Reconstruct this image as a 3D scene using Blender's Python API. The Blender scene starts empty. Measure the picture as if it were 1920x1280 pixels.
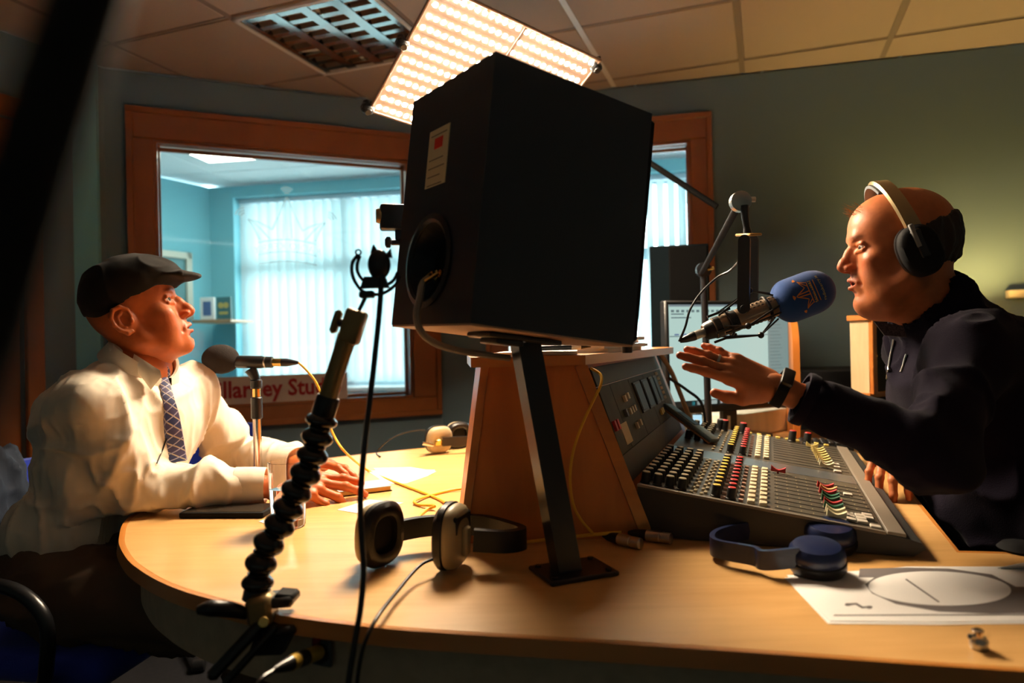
import bpy, bmesh, math, random
import numpy as np
from mathutils import Matrix, Vector

random.seed(7); rng = np.random.default_rng(7)
scn = bpy.context.scene
COL = scn.collection

# ---------------------------------------------------------------- camera
FPX = 1300.0; ROLL = math.radians(1.3); CAMZ = 1.10
CR, SR = math.cos(ROLL), math.sin(ROLL)
cam_d = bpy.data.cameras.new('camera'); cam_d.sensor_width = 36.0; cam_d.lens = 36.0*FPX/1920.0
cam_d.clip_start = 0.01; cam_d.clip_end = 200
cam_d.dof.use_dof = True; cam_d.dof.focus_distance = 1.45; cam_d.dof.aperture_fstop = 2.8
cam = bpy.data.objects.new('camera', cam_d); COL.objects.link(cam)
cam.matrix_world = Matrix.Translation((0, 0, CAMZ)) @ Matrix.Rotation(ROLL, 4, 'Y') @ Matrix.Rotation(math.pi/2, 4, 'X')
scn.camera = cam

# ---------------------------------------------------------------- daylight and exposure
W = bpy.data.worlds.new('daylight'); scn.world = W; W.use_nodes = True
W.node_tree.nodes['Background'].inputs[0].default_value = (0.86, 0.96, 1.0, 1)
W.node_tree.nodes['Background'].inputs[1].default_value = 16.0
scn.view_settings.view_transform = 'Standard'; scn.view_settings.look = 'None'
scn.view_settings.exposure = 0.28; scn.view_settings.gamma = 1.0; scn.view_settings.use_curve_mapping = False
LED_STRENGTH = 540.0
LED_COLOR = (1.0, 0.80, 0.56)
ASSUMED_LAMP_W = 18.0  # strength of the assumed, unseen lamp that warms the right wall

# ---------------------------------------------------------------- photo geometry helpers
def V(*a): return np.array(a, float)
def P(px, py, Y):
    u = px-960; v = 640-py
    return V((u*CR+v*SR)/FPX*Y, Y, CAMZ+(-u*SR+v*CR)/FPX*Y)
def Pz(px, py, z):
    u = px-960; v = 640-py
    return P(px, py, (z-CAMZ)/((-u*SR+v*CR)/FPX))
def Ppl(px, py, p0, n):            # on a plane
    d = P(px, py, 1.0)-V(0, 0, CAMZ); o = V(0, 0, CAMZ)
    return o+d*(np.dot(p0-o, n)/np.dot(d, n))
def unit(a): a = np.asarray(a, float); return a/np.linalg.norm(a)
def frame(o, ux, uy):              # 4x4 from origin and two axes
    ux = unit(ux); uz = unit(np.cross(ux, uy)); uy = np.cross(uz, ux)
    M = np.eye(4); M[:3, 0] = ux; M[:3, 1] = uy; M[:3, 2] = uz; M[:3, 3] = o
    return M
def zframe(o, uz, hint=(0, 0, 1)):
    uz = unit(uz); h = V(*hint)
    if abs(np.dot(h, uz)) > .97: h = V(1, 0, 0)
    ux = unit(np.cross(h, uz)); uy = np.cross(uz, ux)
    M = np.eye(4); M[:3, 0] = ux; M[:3, 1] = uy; M[:3, 2] = uz; M[:3, 3] = o
    return M
def rotz(a, o=(0, 0, 0)):
    M = np.eye(4); c, s = math.cos(a), math.sin(a); M[:2, :2] = [[c, -s], [s, c]]; M[:3, 3] = o
    return M
def ap(M, v): v = np.asarray(v, float); return v@M[:3, :3].T+M[:3, 3]
def inv(M): return np.linalg.inv(M)
def catmull(pts, sub=8, closed=False):
    p = [np.asarray(q, float) for q in pts]; n = len(p); out = []
    rngi = range(n if closed else n-1)
    for i in rngi:
        p0 = p[(i-1) % n] if (closed or i > 0) else 2*p[0]-p[1]
        p1 = p[i]; p2 = p[(i+1) % n]
        p3 = p[(i+2) % n] if (closed or i+2 < n) else 2*p[-1]-p[-2]
        for k in range(sub):
            t = k/sub
            out.append(.5*(2*p1+(p2-p0)*t+(2*p0-5*p1+4*p2-p3)*t*t+(3*p1-p0-3*p2+p3)*t**3))
    if not closed: out.append(p[-1])
    return np.array(out)

class G:                            # geometry collector
    def __init__(s): s.v = []; s.f = []; s.m = []; s.n = 0; s.cur = 0
    def add(s, v, f, M=None):
        v = np.asarray(v, float).reshape(-1, 3)
        if M is not None: v = ap(M, v)
        s.v.append(v); o = s.n
        for q in f: s.f.append(tuple(int(i)+o for i in q)); s.m.append(s.cur)
        s.n += len(v); return s
    def mat(s, i): s.cur = i; return s
    def box(s, c, size, M=None, bev=0.0, seg=1):
        hx, hy, hz = [a/2 for a in size]; c = np.asarray(c, float)
        if bev <= 0:
            v = [[x, y, z] for x in (-hx, hx) for y in (-hy, hy) for z in (-hz, hz)]
            f = [(0, 1, 3, 2), (4, 6, 7, 5), (0, 4, 5, 1), (2, 3, 7, 6), (0, 2, 6, 4), (1, 5, 7, 3)]
            return s.add(np.array(v)+c, f, M)
        bm = bmesh.new(); bmesh.ops.create_cube(bm, size=1)
        for q in bm.verts: q.co = Vector((q.co.x*2*hx, q.co.y*2*hy, q.co.z*2*hz))
        b = min(bev, hx*.98, hy*.98, hz*.98)
        bmesh.ops.bevel(bm, geom=bm.edges[:], offset=b, segments=seg, profile=.5, affect='EDGES')
        bm.verts.index_update()
        v = np.array([q.co[:] for q in bm.verts])+c; f = [[w.index for w in q.verts] for q in bm.faces]
        bm.free(); return s.add(v, f, M)
    def lathe(s, prof, M=None, n=20, cap0=True, cap1=True):      # prof: (r, h) about z
        v = []; f = []; m = len(prof)
        for r, h in prof:
            for k in range(n):
                a = 2*math.pi*k/n; v.append([r*math.cos(a), r*math.sin(a), h])
        for i in range(m-1):
            for k in range(n):
                k2 = (k+1) % n; f.append((i*n+k, i*n+k2, (i+1)*n+k2, (i+1)*n+k))
        if cap0: f.append(tuple(range(n-1, -1, -1)))
        if cap1: f.append(tuple((m-1)*n+k for k in range(n)))
        return s.add(v, f, M)
    def cyl(s, p0, p1, r0, r1=None, n=16):
        p0 = np.asarray(p0, float); p1 = np.asarray(p1, float); r1 = r0 if r1 is None else r1
        L = np.linalg.norm(p1-p0); b = min(r0, r1, L)*.12
        return s.lathe([(r0-b, 0), (r0, b), (r1, L-b), (r1-b, L)], zframe(p0, p1-p0), n)
    def tube(s, path, r, n=10, closed=False):
        p = np.asarray(path, float); m = len(p)
        r = np.full(m, r) if np.isscalar(r) else np.interp(np.linspace(0, 1, m), np.linspace(0, 1, len(r)), r)
        t = np.zeros_like(p)
        if closed: t = np.roll(p, -1, 0)-np.roll(p, 1, 0)
        else: t[1:-1] = p[2:]-p[:-2]; t[0] = p[1]-p[0]; t[-1] = p[-1]-p[-2]
        t /= np.linalg.norm(t, axis=1)[:, None]+1e-12
        h = V(0, 0, 1) if abs(t[0][2]) < .9 else V(1, 0, 0)
        u = unit(np.cross(t[0], h)); v = []; f = []
        for i in range(m):
            u = u-t[i]*np.dot(u, t[i]); u = unit(u); w = np.cross(t[i], u)
            for k in range(n):
                a = 2*math.pi*k/n; v.append(p[i]+r[i]*(math.cos(a)*u+math.sin(a)*w))
        for i in range(m if closed else m-1):
            j = (i+1) % m
            for k in range(n):
                k2 = (k+1) % n; f.append((i*n+k, i*n+k2, j*n+k2, j*n+k))
        if not closed: f.append(tuple(range(n-1, -1, -1))); f.append(tuple((m-1)*n+k for k in range(n)))
        return s.add(v, f)
    def prism(s, poly, h0, h1, M=None, top=None):   # polygon in xy, from z=h0 to h1
        n = len(poly); top = poly if top is None else top
        v = [[p[0], p[1], h0] for p in poly]+[[p[0], p[1], h1] for p in top]
        f = [tuple(range(n-1, -1, -1)), tuple(range(n, 2*n))]+[(i, (i+1) % n, n+(i+1) % n, n+i) for i in range(n)]
        return s.add(v, f, M)
    def sweep(s, path, prof, up, closed=False):      # rectangular-ish profile (a across, b up) along a path
        p = np.asarray(path, float); m = len(p); k = len(prof); v = []; f = []
        for i in range(m):
            t = (p[(i+1) % m]-p[i-1]) if closed else (p[min(i+1, m-1)]-p[max(i-1, 0)])
            t = unit(t); uu = up[i] if isinstance(up, (list, np.ndarray)) and np.ndim(up) == 2 else up
            a = unit(np.cross(t, uu)); b = unit(np.cross(a, t))
            for q in prof: v.append(p[i]+a*q[0]+b*q[1])
        for i in range(m if closed else m-1):
            j = (i+1) % m
            for q in range(k): f.append((i*k+q, i*k+(q+1) % k, j*k+(q+1) % k, j*k+q))
        if not closed: f.append(tuple(range(k-1, -1, -1))); f.append(tuple((m-1)*k+q for q in range(k)))
        return s.add(v, f)
    def ell(s, c, r, M=None, nu=20, nv=12, e=1.0):
        v = []; f = []
        sg = lambda a: math.copysign(abs(a)**e, a)
        for i in range(nv+1):
            th = math.pi*i/nv
            for k in range(nu):
                a = 2*math.pi*k/nu
                v.append([c[0]+r[0]*sg(math.sin(th))*sg(math.cos(a)), c[1]+r[1]*sg(math.sin(th))*sg(math.sin(a)), c[2]+r[2]*sg(math.cos(th))])
        for i in range(nv):
            for k in range(nu):
                k2 = (k+1) % nu; f.append((i*nu+k, (i+1)*nu+k, (i+1)*nu+k2, i*nu+k2))
        return s.add(v, f, M)
    def mesh(s, name, M=None, smooth=40):
        v = np.concatenate(s.v) if s.v else np.zeros((0, 3))
        if M is not None: v = ap(M, v)
        me = bpy.data.meshes.new(name); me.from_pydata(v.tolist(), [], s.f)
        bm = bmesh.new(); bm.from_mesh(me); bmesh.ops.recalc_face_normals(bm, faces=bm.faces[:]); bm.to_mesh(me); bm.free()
        if len(set(s.m)) > 1: me.polygons.foreach_set('material_index', s.m)
        if smooth:
            me.polygons.foreach_set('use_smooth', [True]*len(me.polygons))
            me.set_sharp_from_angle(angle=math.radians(smooth))
        me.update(); return me

def link(name, me, mats, parent=None, loc=None):
    o = bpy.data.objects.new(name, me); COL.objects.link(o)
    if me is not None and not me.materials:
        for m in (mats if isinstance(mats, (list, tuple)) else [mats]): me.materials.append(m)
    if parent is not None: o.parent = parent
    if loc is not None: o.location = loc
    return o
def tag(o, label=None, cat=None, group=None, kind=None):
    if label: o['label'] = label
    if cat: o['category'] = cat
    if group: o['group'] = group
    if kind: o['kind'] = kind
    return o
class T:                            # a thing: an Empty with parts; geometry is given in world space unless local=True
    def __init__(s, name, label, cat, M=None, group=None, kind=None):
        s.M = np.eye(4) if M is None else (M if np.ndim(M) == 2 else rotz(0, M)); s.Mi = inv(s.M)
        s.o = bpy.data.objects.new(name, None); COL.objects.link(s.o); s.o.empty_display_size = .05
        s.o.matrix_world = Matrix(s.M.tolist()); tag(s.o, label, cat, group, kind)
    def part(s, name, g, mats, parent=None, local=True, label=None, smooth=40, kind=None):
        me = g.mesh(name, None if local else s.Mi, smooth) if isinstance(g, G) else g
        o = link(name, me, mats, parent or s.o); tag(o, label, kind=kind); return o
    def inst(s, name, me, loc, mats=None, rot=None, parent=None, scale=None):
        o = bpy.data.objects.new(name, me); COL.objects.link(o); o.parent = parent or s.o; o.location = loc
        if rot is not None: o.rotation_euler = rot
        if scale is not None: o.scale = scale
        return o
def solo(name, g, mats, label, cat, M=None, group=None, local=True, smooth=40, kind=None):   # a thing that is one mesh
    M = np.eye(4) if M is None else (M if np.ndim(M) == 2 else rotz(0, M))
    me = g.mesh(name, None if local else inv(M), smooth); o = link(name, me, mats); o.matrix_world = Matrix(M.tolist())
    return tag(o, label, cat, group, kind)

# ---------------------------------------------------------------- materials
def mat(name, col, rough=.5, metal=0., noise=None, bump=None, spec=.5, emit=None, trans=0., ior=1.45, coat=0., alpha=1., sheen=0., sss=0., col2=None, aniso=None):
    m = bpy.data.materials.new(name); m.use_nodes = True; nt = m.node_tree; b = nt.nodes['Principled BSDF']; I = b.inputs
    c4 = (*col, 1); I['Base Color'].default_value = c4; I['Roughness'].default_value = rough; I['Metallic'].default_value = metal
    I['Specular IOR Level'].default_value = spec; I['Transmission Weight'].default_value = trans; I['IOR'].default_value = ior
    I['Coat Weight'].default_value = coat; I['Alpha'].default_value = alpha; I['Sheen Weight'].default_value = sheen
    if sss: I['Subsurface Weight'].default_value = sss; I['Subsurface Radius'].default_value = (.012, .004, .002); I['Subsurface Scale'].default_value = 1.0
    if emit: I['Emission Color'].default_value = (*emit[0], 1); I['Emission Strength'].default_value = emit[1]
    tc = None
    def coords(sc):
        nonlocal tc
        tc = tc or nt.nodes.new('ShaderNodeTexCoord'); mp = nt.nodes.new('ShaderNodeMapping')
        nt.links.new(tc.outputs['Object'], mp.inputs[0]); mp.inputs['Scale'].default_value = sc if hasattr(sc, '__len__') else (sc, sc, sc); return mp.outputs[0]
    if noise:
        sc, amt = noise[:2]; c2 = col2 or tuple(min(1, x*(1-amt)) for x in col)
        n = nt.nodes.new('ShaderNodeTexNoise'); n.inputs['Scale'].default_value = 1; n.inputs['Detail'].default_value = 4
        nt.links.new(coords(sc), n.inputs['Vector']); r = nt.nodes.new('ShaderNodeValToRGB')
        r.color_ramp.elements[0].position = .35; r.color_ramp.elements[1].position = .65
        r.color_ramp.elements[0].color = (*c2, 1); r.color_ramp.elements[1].color = c4
        nt.links.new(n.outputs['Fac'], r.inputs[0]); nt.links.new(r.outputs[0], I['Base Color'])
    if bump:
        sc, st = bump[:2]; n = nt.nodes.new('ShaderNodeTexNoise'); n.inputs['Scale'].default_value = 1; n.inputs['Detail'].default_value = 3
        nt.links.new(coords(sc), n.inputs['Vector']); bp = nt.nodes.new('ShaderNodeBump'); bp.inputs['Strength'].default_value = st; bp.inputs['Distance'].default_value = bump[2] if len(bump) > 2 else .002
        nt.links.new(n.outputs['Fac'], bp.inputs['Height']); nt.links.new(bp.outputs[0], I['Normal'])
    return m
def wood(name, c1, c2, sc, rough=.35, ang=0., coat=.15):
    m = bpy.data.materials.new(name); m.use_nodes = True; nt = m.node_tree; b = nt.nodes['Principled BSDF']; I = b.inputs
    tc = nt.nodes.new('ShaderNodeTexCoord'); mp = nt.nodes.new('ShaderNodeMapping'); nt.links.new(tc.outputs['Object'], mp.inputs[0])
    mp.inputs['Scale'].default_value = sc; mp.inputs['Rotation'].default_value = (0, 0, ang)
    n = nt.nodes.new('ShaderNodeTexNoise'); n.inputs['Scale'].default_value = 1; n.inputs['Detail'].default_value = 6; n.inputs['Distortion'].default_value = .6
    n2 = nt.nodes.new('ShaderNodeTexNoise'); n2.inputs['Scale'].default_value = .18; n2.inputs['Detail'].default_value = 3
    nt.links.new(mp.outputs[0], n.inputs['Vector']); nt.links.new(mp.outputs[0], n2.inputs['Vector'])
    mx = nt.nodes.new('ShaderNodeMath'); mx.operation = 'MULTIPLY_ADD'; mx.inputs[1].default_value = .55; nt.links.new(n.outputs['Fac'], mx.inputs[0])
    m2 = nt.nodes.new('ShaderNodeMath'); m2.operation = 'MULTIPLY'; m2.inputs[1].default_value = .45; nt.links.new(n2.outputs['Fac'], m2.inputs[0]); nt.links.new(m2.outputs[0], mx.inputs[2])
    r = nt.nodes.new('ShaderNodeValToRGB'); r.color_ramp.elements[0].position = .36; r.color_ramp.elements[1].position = .62
    r.color_ramp.elements[0].color = (*c2, 1); r.color_ramp.elements[1].color = (*c1, 1)
    nt.links.new(mx.outputs[0], r.inputs[0]); nt.links.new(r.outputs[0], I['Base Color'])
    I['Roughness'].default_value = rough; I['Coat Weight'].default_value = coat; I['Coat Roughness'].default_value = .2
    return m
M = {}
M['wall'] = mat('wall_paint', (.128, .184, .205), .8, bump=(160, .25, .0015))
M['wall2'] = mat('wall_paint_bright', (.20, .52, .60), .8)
M['ceil'] = mat('ceiling_tile', (.43, .34, .28), .9, bump=(130, .3, .0015))
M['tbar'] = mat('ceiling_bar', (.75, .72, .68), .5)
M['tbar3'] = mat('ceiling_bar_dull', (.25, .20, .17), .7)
M['tbar2'] = mat('ceiling_bar_far', (.70, .76, .77), .6)
M['floor'] = mat('carpet', (.012, .012, .016), .95, noise=(60, .4))
M['frame'] = wood('window_wood', (.34, .105, .018), (.22, .062, .010), (3, 3, 26), .4)
M['frame_in'] = mat('reveal_paint', (.62, .56, .45), .5)
M['desk'] = wood('desk_beech', (.74, .43, .16), (.62, .33, .105), (5, 42, 5), .33, .33)
M['edge'] = wood('desk_edge', (.58, .235, .045), (.45, .16, .028), (4, 4, 30), .3)
M['beech'] = wood('turret_beech', (.64, .215, .032), (.52, .155, .022), (30, 30, 4), .42)
M['apron'] = mat('apron_laminate', (.55, .42, .28), .6, noise=(40, .15))
M['blk'] = mat('black_plastic', (.012, .012, .013), .35)
M['blkm'] = mat('black_matte', (.008, .008, .009), .75, spec=.2)
M['blkmet'] = mat('black_metal', (.012, .012, .014), .3, spec=.6)
M['chrome'] = mat('chrome', (.75, .73, .70), .15, 1.)
M['steel'] = mat('satin_steel', (.55, .52, .47), .32, 1.)
M['gold'] = mat('brass', (.80, .52, .16), .25, 1.)
M['white'] = mat('white_paper', (.86, .84, .82), .7)
M['glass'] = mat('clear_glass', (1, 1, 1), 0.0, trans=1., ior=1.45)
# ================================================================ room shell
CZ = 2.35
def ceil_pt(px, py): q = Pz(px, py, CZ); return q[:2]
a1, b1 = ceil_pt(420, 155), ceil_pt(690, 187)
a2, b2 = ceil_pt(1160, 165), ceil_pt(1920, 83)
def isect(p, d, q, e):
    t = np.linalg.solve(np.array([[d[0], -e[0]], [d[1], -e[1]]]), q-p); return p+d*t[0]
d1 = unit(b1-a1); d2 = unit(b2-a2)
K2 = isect(a1, d1, a2, d2)
a0, b0 = ceil_pt(0, 57), ceil_pt(60, 80)
d0 = unit(V(.41, .91))
K1 = isect(a0, d0, a1, d1)
K0 = K1-d0*3.4; K3 = K2+d2*3.6; K4 = V(3.1, -1.6); K5 = V(-3.0, -1.6)

def wallframe(p, q): return frame(V(*p, 0), V(*(q-p), 0), V(0, 0, 1))     # x along the wall, y up, z towards... (into the room when p->q runs left to right seen from inside is -z)
def wall_mesh(p, q, holes, th=.12, h=CZ, out=None):
    Mw = wallframe(p, q); L = np.linalg.norm(q-p); g = G()
    # outward = away from the room; frame z = cross(along, up)
    def slab(x0, x1, y0, y1):
        if x1-x0 > 1e-4 and y1-y0 > 1e-4: g.box(((x0+x1)/2, (y0+y1)/2, out*th/2), (x1-x0, y1-y0, th), Mw)
    x = 0
    for (x0, x1, y0, y1) in sorted(holes):
        slab(x, x0, 0, h); slab(x0, x1, 0, y0); slab(x0, x1, y1, h); x = x1
    slab(x, L, 0, h)
    return g, Mw
def on_wall(p, q, px, py):
    Mw = wallframe(p, q); n = Mw[:3, 2]; w = Ppl(px, py, V(*p, 0), n)
    return (inv(Mw)@np.append(w, 1))[:3]
def struct(name, g, m, smooth=40): o = link(name, g.mesh(name, None, smooth), m); o['kind'] = 'structure'; return o

# window in the left wall: outer architrave and inner opening, measured on the wall plane
c = [on_wall(K1, K2, *q) for q in ((235, 203), (814, 255), (248, 813), (828, 776))]
w1o = (np.mean([c[0][0], c[2][0]]), np.mean([c[1][0], c[3][0]]), np.mean([c[2][1], c[3][1]]), np.mean([c[0][1], c[1][1]]))
c = [on_wall(K1, K2, *q) for q in ((288, 262), (754, 302), (300, 768), (786, 746))]
w1i = (np.mean([c[0][0], c[2][0]]), np.mean([c[1][0], c[3][0]]), np.mean([c[2][1], c[3][1]]), np.mean([c[0][1], c[1][1]]))
c = [on_wall(K2, K3, *q) for q in ((1333, 211), (1340, 455), (1292, 263), (1299, 455))]
fw = (c[0][0]+c[1][0])/2-(c[2][0]+c[3][0])/2
w2o = ((c[0][0]+c[1][0])/2-1.15, (c[0][0]+c[1][0])/2, w1o[2], c[0][1]); w2i = (w2o[0]+fw, w2o[1]-fw, w1i[2], c[2][1])
print('w1', np.round(w1o, 3), np.round(w1i, 3), 'w2', np.round(w2o, 3), np.round(w2i, 3), 'K', K0, K1, K2, K3)

TH = .14
OUT = -1.0        # outward direction in wall frames running left to right as seen from inside (z points into the room)
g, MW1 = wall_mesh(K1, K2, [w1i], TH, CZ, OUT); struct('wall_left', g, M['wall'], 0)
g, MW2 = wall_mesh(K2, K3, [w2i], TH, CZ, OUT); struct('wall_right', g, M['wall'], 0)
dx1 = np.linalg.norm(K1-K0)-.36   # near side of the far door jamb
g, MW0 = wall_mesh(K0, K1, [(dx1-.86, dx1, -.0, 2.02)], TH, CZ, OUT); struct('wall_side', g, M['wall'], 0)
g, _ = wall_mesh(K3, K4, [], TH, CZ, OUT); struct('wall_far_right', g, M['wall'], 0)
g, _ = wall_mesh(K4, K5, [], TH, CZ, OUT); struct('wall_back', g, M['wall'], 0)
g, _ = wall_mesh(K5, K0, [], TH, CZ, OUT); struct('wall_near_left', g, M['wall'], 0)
g = G(); g.prism([(-3.6, -1.9), (4.4, -1.9), (4.4, 6.6), (-4.2, 6.6)], -.1, 0); struct('floor', g, M['floor'], 0)

def window(name, Mw, wo, wi, label):
    th = .022; t = T(name, label, 'window', Mw, kind='structure')
    x0, x1, y0, y1 = wo; a0_, a1_, b0_, b1_ = wi
    def mould(xa, xb, ya, yb, vert):     # two-step architrave
        g = G()
        g.box(((xa+xb)/2, (ya+yb)/2, th/2), (xb-xa, yb-ya, th), bev=.004)
        return g
    for nm, r in (('frame_top', (x0, x1, b1_, y1)), ('frame_bottom', (x0, x1, y0, b0_)), ('frame_left', (x0, a0_, b0_, b1_)), ('frame_right', (a1_, x1, b0_, b1_))):
        t.part('architrave', mould(*r, 0), M['frame'])
    # raised outer bead
    for r in ((x0, x1, y1-.028, y1), (x0, x1, y0, y0+.028), (x0, x0+.028, y0+.028, y1-.028), (x1-.028, x1, y0+.028, y1-.028)):
        g = G(); g.box(((r[0]+r[1])/2, (r[2]+r[3])/2, th+.005), (r[1]-r[0], r[3]-r[2], .012), bev=.003); t.part('bead', g, M['frame'])
    # reveal lining: wood near the room, pale paint deeper
    for d0_, d1_, m, pr in ((-.055, 0, 'frame', .012), (-TH, -.055, 'frame_in', .004)):
        for r in ((a0_, a1_, b1_-pr, b1_), (a0_, a1_, b0_, b0_+pr), (a0_, a0_+pr, b0_+pr, b1_-pr), (a1_-pr, a1_, b0_+pr, b1_-pr)):
            g = G(); g.box(((r[0]+r[1])/2, (r[2]+r[3])/2, (d0_+d1_)/2), (r[1]-r[0], r[3]-r[2], d1_-d0_)); t.part('reveal', g, M[m])
    # glazing bead and pane
    gb = .016
    for r in ((a0_, a1_, b1_-gb-.012, b1_-.012), (a0_, a1_, b0_+.012, b0_+gb+.012), (a0_+.004, a0_+gb+.004, b0_, b1_), (a1_-gb-.004, a1_-.004, b0_, b1_)):
        g = G(); g.box(((r[0]+r[1])/2, (r[2]+r[3])/2, -.085), (r[1]-r[0], r[3]-r[2], .02)); t.part('glazing_bead', g, M['frame'])
    g = G(); g.box(((a0_+a1_)/2, (b0_+b1_)/2, -.085), (a1_-a0_-.02, b1_-b0_-.03, .006)); t.part('pane', g, M['pane'])
    return t
m = bpy.data.materials.new('window_pane'); m.use_nodes = True; nt = m.node_tree; nt.nodes.clear()
o_ = nt.nodes.new('ShaderNodeOutputMaterial'); tr = nt.nodes.new('ShaderNodeBsdfTransparent'); gl = nt.nodes.new('ShaderNodeBsdfGlossy'); gl.inputs['Roughness'].default_value = .02
mx = nt.nodes.new('ShaderNodeMixShader'); fr = nt.nodes.new('ShaderNodeFresnel'); fr.inputs[0].default_value = 1.45
tr.inputs[0].default_value = (.95, .98, .97, 1)
nt.links.new(fr.outputs[0], mx.inputs[0]); nt.links.new(tr.outputs[0], mx.inputs[1]); nt.links.new(gl.outputs[0], mx.inputs[2]); nt.links.new(mx.outputs[0], o_.inputs[0]); M['pane'] = m
win1 = window('window_1', MW1, w1o, w1i, 'large studio window in an orange-brown wood frame, guest sitting before it')
win2 = window('window_2', MW2, w2o, w2i, 'smaller wood-framed window mostly hidden behind the big black loudspeaker')
# a strip of bluish backdrop: door in the side wall
td = T('door_1', 'dark brown wooden door frame at the left edge of the picture', 'door', MW0, kind='structure')
for r in ((dx1-.86-.07, dx1+.07, 2.02, 2.10), (dx1, dx1+.07, 0, 2.02), (dx1-.93, dx1-.86, 0, 2.02)):
    g = G(); g.box(((r[0]+r[1])/2, (r[2]+r[3])/2, .012), (r[1]-r[0], r[3]-r[2], .024), bev=.004); td.part('door_frame', g, M['frame'])
g = G(); g.box((dx1-.43, 1.01, -.05), (.86, 2.02, .045)); leaf = td.part('door_leaf', g, M['frame'])
g = G(); g.cyl((dx1-.80, 1.0, -.03), (dx1-.80, 1.0, .03), .009); g.cyl((dx1-.80, 1.0, .03), (dx1-.69, 1.0, .03), .009); td.part('door_handle', g, M['chrome'], parent=leaf)

# ---------------------------------------------------------------- ceiling with tiles and bars
GA = math.radians(20); gx = V(math.cos(GA), -math.sin(GA)); gy = V(math.sin(GA), math.cos(GA))
og = ceil_pt(1380, 0); TS = .605
oy = np.dot(ceil_pt(1089, 55)-og, gy)
room = [K0, K1, K2, K3, K4, K5]
g = G(); g.prism([(-3.6, -1.9), (4.4, -1.9), (4.4, 3.1), (K2[0]+.3, K2[1]+.25), (K2[0]-.3, K2[1]+.25), (-3.6, 2.5)], CZ+.03, CZ+.06); ceil = struct('ceiling', g, M['ceil'], 0)
def inside(p, poly, mrg=0):
    n = len(poly); s = 0
    for i in range(n):
        a, b = poly[i], poly[(i+1) % n]
        if (b[0]-a[0])*(p[1]-a[1])-(b[1]-a[1])*(p[0]-a[0]) > -mrg: return False
    return True
g = G(); g.box((0, 0, .0), (TS-.024, TS-.024, .012), bev=.004); tile_me = g.mesh('ceiling_tile', None, 0); tile_me.materials.append(M['ceil'])
lc = [ceil_pt(*q) for q in ((436, 34), (580, 113))]
lu = unit(lc[1]-lc[0]); 
def gpt(i, j): return og+gx*TS*i+gy*(oy+TS*j)
LIGHT_IJ = None
lcen = ceil_pt(600, 50)
ri = np.dot(lcen-og, gx)/TS; rj = (np.dot(lcen-og, gy)-oy)/TS
LIJ = (math.floor(ri), math.floor(rj)); print('light cell', ri, rj)
def clip(poly):                      # keep the part inside the (convex, clockwise) room
    for q in range(len(room)):
        a, b = room[q], room[(q+1) % len(room)]; out = []; sd = lambda p: -((b[0]-a[0])*(p[1]-a[1])-(b[1]-a[1])*(p[0]-a[0]))/np.linalg.norm(b-a)-.002
        for k in range(len(poly)):
            p, r = poly[k], poly[(k+1) % len(poly)]; d0_, d1_ = sd(p), sd(r)
            if d0_ >= 0: out.append(p)
            if (d0_ >= 0) != (d1_ >= 0): out.append(p+(r-p)*d0_/(d0_-d1_))
        poly = out
        if len(poly) < 3: return []
    return poly
hs = (TS-.024)/2
for i in range(-9, 8):
    for j in range(-5, 6):
        ctr = gpt(i+.5, j+.5)
        if ctr[1] < .3 or (i, j) == LIJ: continue
        full = [ctr+gx*hs*a+gy*hs*b for a, b in ((-1, -1), (1, -1), (1, 1), (-1, 1))]; pl = clip(full)
        if not pl: continue
        if len(pl) == 4 and all(np.linalg.norm(pl[k]-full[k]) < 1e-6 for k in range(4)):
            o = bpy.data.objects.new('ceiling_tile', tile_me); COL.objects.link(o); o.parent = ceil; o.location = (*ctr, CZ+.012); o.rotation_euler = (0, 0, -GA)
        else:
            g = G(); g.prism([tuple(q-ctr) for q in pl], -.006, .006); link('ceiling_tile', g.mesh('ceiling_tile', None, 0), M['ceil'], ceil, (*ctr, CZ+.012))
def bar(a, b, w, t, m_):
    n_ = unit(b-a); n_ = V(-n_[1], n_[0])*w/2; pl = clip([a+n_, b+n_, b-n_, a-n_])
    if pl: c_ = np.mean(pl, 0); g = G(); g.prism([tuple(q-c_) for q in pl], -t/2, t/2); link('ceiling_bar', g.mesh('ceiling_bar', None, 0), m_, ceil, (*c_, CZ+.0125))
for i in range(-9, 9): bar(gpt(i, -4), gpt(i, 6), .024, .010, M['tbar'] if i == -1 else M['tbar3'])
for j in range(-4, 7): bar(gpt(-10, j), gpt(9, j), .012, .008, M['tbar3'])

# ---------------------------------------------------------------- louvred ceiling light (switched off)
ctr = gpt(LIJ[0]+.5, LIJ[1]+.5)
M['alu'] = mat('mirror_aluminium', (.30, .29, .28), .10, 1.)
tl = T('louvre_light', 'square louvred ceiling light, switched off, above the big window', 'ceiling light', rotz(-GA, (*ctr, CZ)))
s = TS/2-.004
g = G()
for a, b, c_, d in ((-s, s, s-.015, s), (-s, s, -s, -s+.015), (-s, -s+.015, -s, s), (s-.015, s, -s, s)): g.box(((a+b)/2, (c_+d)/2, .006), (b-a, d-c_, .02))
tl.part('trim_frame', g, M['tbar'])
g = G(); g.box((0, 0, .085), (2*s, 2*s, .01)); tl.part('housing', g, mat('light_housing', (.16, .12, .10), .6))
g = G(); g.prism([(-.022, .002), (.022, .002), (.006, .06), (-.006, .06)], -s+.015, s-.015, np.array([[1, 0, 0, 0], [0, 0, -1, 0], [0, 1, 0, 0], [0, 0, 0, 1.]])); lb = g.mesh('long_blade'); lb.materials.append(M['alu'])
for k in range(5): tl.inst('long_blade', lb, (-s+.02+k*(2*s-.04)/4, 0, 0))
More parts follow.
